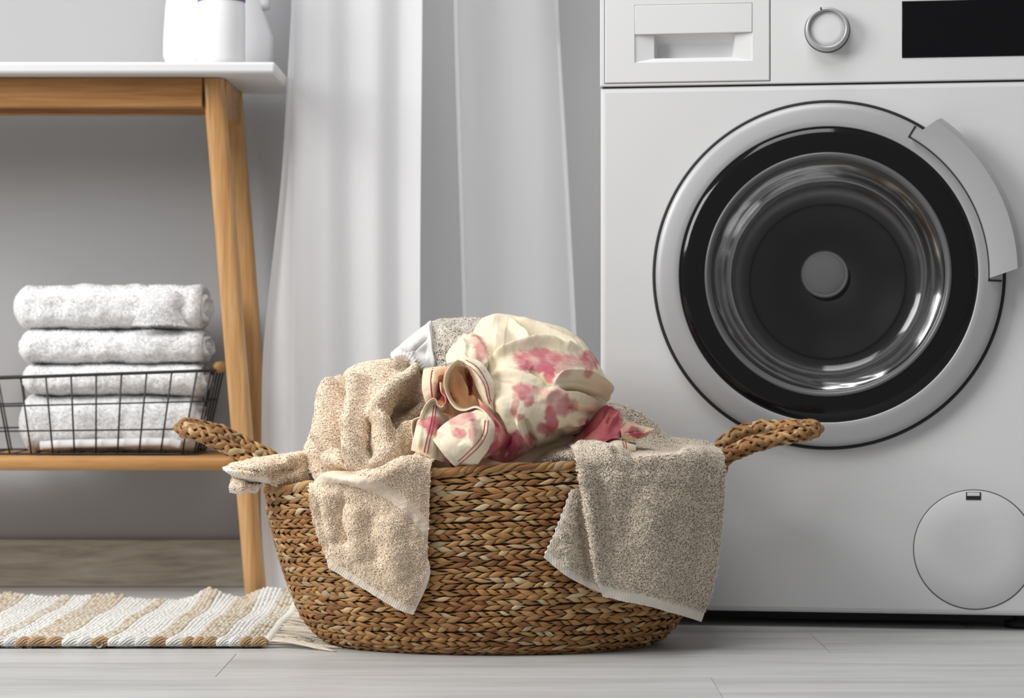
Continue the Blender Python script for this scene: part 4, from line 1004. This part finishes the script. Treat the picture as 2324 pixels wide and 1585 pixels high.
strip('curtain_cloth', [((664, 642, 594, 588, 606), 3.262), ((667, 655, 625, 622, 636), 3.272), ((671, 668, 660, 658, 662), 3.250), ((700, 700, 696, 694, 694), 3.232), ((740, 742, 742, 742, 742), 3.228), ((790, 795, 800, 800, 800), 3.240),
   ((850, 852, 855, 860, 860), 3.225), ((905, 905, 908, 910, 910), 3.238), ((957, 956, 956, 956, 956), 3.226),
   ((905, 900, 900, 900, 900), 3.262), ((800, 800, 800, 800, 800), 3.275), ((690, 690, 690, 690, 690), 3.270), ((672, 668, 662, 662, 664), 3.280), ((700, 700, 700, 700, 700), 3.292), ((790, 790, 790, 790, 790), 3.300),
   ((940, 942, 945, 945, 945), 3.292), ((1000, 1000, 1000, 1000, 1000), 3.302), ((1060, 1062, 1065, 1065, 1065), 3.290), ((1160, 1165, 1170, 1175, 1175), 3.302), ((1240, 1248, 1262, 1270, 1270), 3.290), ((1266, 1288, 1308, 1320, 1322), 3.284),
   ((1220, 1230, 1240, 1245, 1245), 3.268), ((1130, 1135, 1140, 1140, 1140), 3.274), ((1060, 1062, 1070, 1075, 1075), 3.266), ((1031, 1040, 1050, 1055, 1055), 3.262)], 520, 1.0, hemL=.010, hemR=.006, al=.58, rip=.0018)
strip('curtain_hem', [((1258, 1281, 1301, 1313, 1315), 3.281), ((1266, 1289, 1309, 1321, 1323), 3.281)], 4, 2.0, al=.45, rip=0)
v, f = sweep([(-1.0, 3.27, 1.76), (0, 3.27, 1.76), (1.0, 3.27, 1.76)], .012, n=12); mk('curtain_rod', v, f, m_white_top, cu)
for x in (-.95, .95): box('rod_bracket', x-.01, x+.01, 3.27, YW, 1.75, 1.77, m_white_top, cu)

# ------------------------------------------------------------------ wire basket with folded towels
WBX = -.618; wbk = thing('wire_basket', (WBX, 3.262, ZSH-.001), 'black wire basket with wooden grips on the lower shelf of the table', 'basket')
zb = ZSH+.0015; 
def rimP(q):      # q along perimeter 0..4: front L->R, right, back R->L, left
    s = q % 4; k = int(s); u = s-k
    hx, y0, y1 = .182, 3.178, 3.350
    zc = lambda x: .3275+.0065*(x/hx)
    if k == 0: x = -hx+2*hx*u; y = y0
    elif k == 1: x = hx; y = y0+(y1-y0)*u
    elif k == 2: x = hx-2*hx*u; y = y1
    else: x = -hx; y = y1-(y1-y0)*u
    return np.array([WBX+x, y, zc(x)])
def botP(q):
    s = q % 4; k = int(s); u = s-k
    hx, y0, y1 = .156, 3.190, 3.338
    if k == 0: x = -hx+2*hx*u; y = y0
    elif k == 1: x = hx; y = y0+(y1-y0)*u
    elif k == 2: x = hx-2*hx*u; y = y1
    else: x = -hx; y = y1-(y1-y0)*u
    return np.array([WBX+x, y, zb])
def loopw(name, fr, rad, par=wbk, nseg=16):
    P = np.array([rimP(q)*fr+botP(q)*(1-fr) for q in np.linspace(0, 4, 4*nseg+1)[:-1]])
    for _ in range(2): P = (np.roll(P, 1, 0)+2*P+np.roll(P, -1, 0))/4
    v, f = sweep(P, rad, n=8, closed=True); return mk(name, v, f, m_wire, par)
loopw('rim_wire', 1, .0024); loopw('hoop_wire', .63, .0012); loopw('hoop_wire', .30, .0012); loopw('base_wire', 0, .0014)
for sd_, cnt in ((0, 10), (1, 5), (2, 10), (3, 5)):
    for k in range(cnt):
        q = sd_+(k+.5)/cnt
        v, f = sweep([rimP(q), botP(q)], .0013, n=6); mk('upright_wire', v, f, m_wire, wbk)
for k in range(10):
    q = (k+.5)/10; a, b = botP(q), botP(3-q-1+1e-6+0) ; b = np.array([a[0], 3.338, zb]); v, f = sweep([a, b], .0010, n=6); mk('floor_wire', v, f, m_wire, wbk)
for s in (1, -1):
    c = np.array([WBX+s*.187, 3.264, .3275+.0068*s+.004])
    v, f = sweep([c+(0, -.035, -.001), c+(0, -.030, 0), c+(0, .030, 0), c+(0, .035, -.001)], [.006, .0085, .0085, .006], n=14); mk('wooden_grip', v, f, m_bamboo, wbk)
    for yy in (-.03, .03):
        v, f = sweep([c+(0, yy, 0), c+(-s*.010, yy*1.15, -.002)], .0018, n=8); mk('grip_wire', v, f, m_wire, wbk)

cW = np.array([.90, .90, .905])
def folded_towel(x0, x1, z0, z1, y0, y1, seed, label, roll=False):
    cx_, cy_, cz = (x0+x1)/2, (y0+y1)/2, z0
    t = thing('folded_towel', (cx_, cy_, cz), label, 'towel', 'white towels stacked in the wire basket')
    hx, hy, hz = (x1-x0)/2, (y1-y0)/2, (z1-z0)/2
    nx, na = 110, 80; xs = np.linspace(-1, 1, nx); th = np.linspace(0, 2*PI, na+1)[:-1]
    V = np.zeros((nx, na, 3))
    for i, s in enumerate(xs):
        e = .62
        k = (1-max(0, (-s-.86)/.14)**2.4*.62) if s < 0 else (1-max(0, (s-.90)/.10)**3*.30)
        V[i, :, 0] = cx_+hx*s
        V[i, :, 1] = cy_+np.sign(np.cos(th))*np.abs(np.cos(th))**e*hy*(k*.5+.5)
        V[i, :, 2] = z0+hz+np.sign(np.sin(th))*np.abs(np.sin(th))**e*hz*(k if s < 0 else .3+.7*k)
    P = V
    nz = vnoise(P, 28, seed)*.0026+vnoise(P, 70, seed+3)*.0010
    ctr = np.array([0, cy_, z0+hz]); out = P-ctr; out[..., 0] = 0; out /= np.linalg.norm(out, axis=2)[..., None]+1e-9
    up = (out[..., 2:3] > .5)
    P = P+out*nz[..., None]
    # shallow fold line near the front lower edge
    V2 = P.reshape(-1, 3)
    f = [(i*na+j, i*na+(j+1) % na, (i+1)*na+(j+1) % na, (i+1)*na+j) for i in range(nx-1) for j in range(na)]
    mb = MB(); mb.add(V2, f, cW)
    # end caps: left soft, right shows rolled layers
    for sgn, i0 in ((-1, 0), (1, nx-1)):
        rg = P[i0]; c0 = rg.mean(0); nr = 16; caps = []
        for k in range(1, nr+1):
            s = 1-k/nr; r = c0+(rg-c0)*max(s, .001)
            dpt = (.010*math.cos(k*2*PI/4.6)-.004)*(1 if sgn > 0 else .15) + (.006*(1-s*s) if sgn < 0 else 0)
            ring = r.copy(); wig = .003*np.sin(th*3+k*.9+seed)
            ring[:, 0] += sgn*(dpt+wig*(sgn > 0)); caps.append(ring)
        b = mb.n; base = i0*na
        VV = np.vstack(caps); prev = np.arange(na)+base
        mb.v.append(VV); mb.c.append(np.broadcast_to(cW, (len(VV), 3))); mb.n += len(VV)
        for k in range(nr):
            cur = np.arange(na)+b+k*na
            for j in range(na):
                q = (int(prev[j]), int(prev[(j+1) % na]), int(cur[(j+1) % na]), int(cur[j])); mb.f.append(q if sgn < 0 else q[::-1])
            prev = cur
    mb.build('towel_body', m_terry, t)
    # fuzzy pile on the visible front and top
    sel = P[:, [j for j in range(na)]]
    Q = np.concatenate([P, P[:, :1]], 1)[:, :]
    j0 = int(na*.45); Fp = np.roll(P, -int(na*.0), 1)
    front = np.concatenate([P[:, int(na*.22):int(na*.80)]], 1)
    pile('terry_pile', front, m_pile, t, cW*1.02, 12000, .0022, .0005, dark=(.99, .99, .99), colvar=.03, seed=seed, lean=(0, 0, .15), spread=.45, coh=0)
    return t, P
ft = []
def zpy(py, D=3.235): return H+(CY-py)*D/F
def xpx(px, D=3.215): return (px-CX)*D/F
T4 = folded_towel(xpx(42), xpx(443), ZSH+.0035, zpy(897), 3.202, 3.330, 44, 'white folded terry towel at the bottom of the stack inside the wire basket')
T3 = folded_towel(xpx(48), xpx(455), zpy(897), zpy(826), 3.204, 3.332, 43, 'white folded terry towel third from the top of the stack')
T2 = folded_towel(xpx(40), xpx(458), zpy(826), zpy(748), 3.206, 3.335, 42, 'white folded terry towel second from the top of the stack')
T1 = folded_towel(xpx(28), xpx(455), zpy(748), zpy(648), 3.208, 3.335, 41, 'white rolled-edge terry towel on top of the stack')
# flap corner of the top towel and the lower fold of the bottom one
Pf = grid_surface([[(330, 655, 3.205), (365, 650, 3.203), (400, 660, 3.203), (418, 690, 3.206)], [(318, 700, 3.196), (352, 695, 3.193), (386, 690, 3.195), (405, 705, 3.203)], [(300, 740, 3.197), (345, 738, 3.193), (390, 738, 3.197), (425, 742, 3.205)]], 50, 50)
sheet('folded_corner', Pf, .004, m_terry, T1[0], np.tile(cW, (50, 50, 1)))
pile('terry_pile', Pf, m_pile, T1[0], cW*1.02, 1600, .0022, .0005, dark=(.99, .99, .99), colvar=.05, seed=9)
v, f = sweep(cr([W(92, 1012, 3.204), W(150, 1008, 3.200), W(260, 1006, 3.200), (W(370, 1004, 3.200)), W(410, 1010, 3.204)], 40), .004, .0062, n=12); mk('bottom_fold', v, f, m_terry, T4[0], col=np.tile(cW, (len(v), 1)))

# ------------------------------------------------------------------ rug
rug = thing('woven_rug', (-.62, 2.9, 0), 'striped white and tan woven cotton rug with fringed end left of the basket', 'rug')
RX1 = -.302; RY0, RY1 = 2.684, 3.135
def rugz(x, y):
    e = (y-RY0)/(RY1-RY0)
    far = np.clip((e-.72)/.28, 0, 1)**1.5
    wv = .0045*np.sin(x*17+.5)+.003*np.sin(x*41)
    bumpr = .013*np.exp(-((x+.345)/.034)**2)*far+.010*np.exp(-((x+.43)/.02)**2)*far
    dip = -.006*np.exp(-((x+.382)/.018)**2)*far
    return .0068+far*(.005+wv*.8)+bumpr+dip+.0012*np.sin(y*30+x*9)+.0008
stripes = [(-.302, .028, 't'), (-.330, .026, 'w'), (-.356, .038, 'j'), (-.394, .026, 'w'), (-.420, .022, 'j'), (-.442, .052, 'w'), (-.494, .010, 'j'), (-.504, .006, 't'), (-.510, .042, 'w'), (-.552, .045, 'j'), (-.597, .030, 'w'), (-.627, .018, 't'), (-.645, .05, 'w'), (-.695, .03, 'j'), (-.725, .06, 'w'), (-.785, .04, 'j'), (-.825, .08, 'w'), (-.905, .05, 't')]
YC = {'w': (.80, .79, .75), 't': (.70, .65, .55), 'j': (.67, .60, .49)}
pit = .0056; x = RX1
def kind_at(x):
    for (xs, wd, k) in stripes:
        if xs-wd < x <= xs: return k
    return 'w'
ci = 0
while x > -.96:
    rs = np.random.RandomState(1000+ci)
    kd = kind_at(x-pit/2); n = 150; q = np.linspace(0, 1, n); yy = RY0+.002*rs.randn()+(RY1-RY0+.004*rs.randn())*q
    xx = x-pit/2+.0007*np.sin(yy*25+ci)+.010*(q-.5)*(.5)
    ph = q*2*PI*38+rs.rand()*6; zz = rugz(xx, yy)
    P = np.stack([xx+.0006*np.cos(ph), yy, zz+.0010*np.sin(ph) - .0026], -1)
    big = 1.15 if kd != 'w' else .96
    rad = (.0030+(.0009 if kd != 'w' else .0004)*np.sin(ph*1.6+1.2)+.0003*rs.randn(n))*big
    v, f = sweep(P, rad*.95, rad, n=7); v = v[:n*7]; f = np.array([r_ for r_ in f if len(r_) == 4])
    base = np.array(YC[kd]); nz = rs.rand(n); ph = ph*(1.0 if kd != 'w' else .6)
    nz = np.convolve(nz, np.ones(4)/4, 'same')
    c = base[None]*(1+.12*(nz[:, None]-.5))
    if kd != 'w':
        m_ = (nz > .64); c[m_] = np.array([.56, .42, .29])*(.9+.2*rs.rand()); 
    mk('weft_cord', v, f, m_yarn, rug, col=np.repeat(c, 7, 0)); x -= pit; ci += 1
# near selvedge: wrapped yarn bumps
x = RX1+.004; si = 0
while x > -.96:
    rs = np.random.RandomState(3000+si); wd = .013+.010*rs.rand(); kd = kind_at(x-wd/2); base = np.array(YC[kd]) if kd == 'w' else np.array([.48, .33, .20])
    q = np.linspace(0, 1, 12); P = np.stack([x-wd*q*1.05, RY0-.002+.003*np.sin(q*PI+.4), .0055+.002*np.sin(q*PI)+.0012], -1)
    r_ = .0028+.0032*np.sin(np.clip(q*1.05, 0, 1)*PI)**.6
    mb = MB(); colr = base*(.92+.16*rs.rand()); r2 = np.minimum(r_, .0060)
    v, f = sweep(P, r_*.85, r2*.85, n=8); mb.add(v, f, colr*.7)
    for a in range(9):
        an = a*2*PI/9+q*2.6; pp = P+np.stack([0*q, np.cos(an)*r_*.86, np.sin(an)*r2*.86], -1)
        v, f = sweep(pp, .0013, n=5); mb.add(v, f, colr*(.9+.2*rs.rand()))
    mb.build('selvedge_loop', m_yarn, rug); x -= wd*.92; si += 1
# fringe tassels at the end
for k in range(20):
    rs = np.random.RandomState(500+k); y = RY0+.006+k*.0228; far = k/19; mb = MB()
    z0 = float(rugz(RX1, y)); Lt = .085*(.8+.35*rs.rand()) if k < 8 else .06*(.8+.4*rs.rand())
    for s in range(12):
        a0 = np.array([RX1-.004, y+rs.randn()*.0015, z0]); dy = rs.randn()*.0075; sw = -.010+rs.randn()*.004
        pts = [a0, a0+(Lt*.2, dy*.4, .001+.001*rs.rand()-z0*.1), a0+(Lt*.5, dy+sw*.4, -z0*.55+.002+.002*rs.rand()), a0+(Lt*.8, dy*1.7+sw, -z0+.0018+.0015*rs.rand()), a0+(Lt*(1+.12*rs.randn()), dy*2.2+sw*1.4, -z0+.0012)]
        v, f = sweep(cr(pts, 14), .0008+.0003*rs.rand(), n=5); mb.add(v, f, np.array([.72, .65, .53])*(.75+.45*rs.rand()))
    kn_, fk = sweep([(RX1-.004, y, z0-.0012), (RX1+.001, y, z0+.0005), (RX1+.006, y, z0), (RX1+.010, y, z0-.001)], [.002, .0042, .0042, .002], n=8)
    mb.add(kn_, fk, (.80, .78, .70)); mb.build('fringe_tassel', m_yarn, rug)
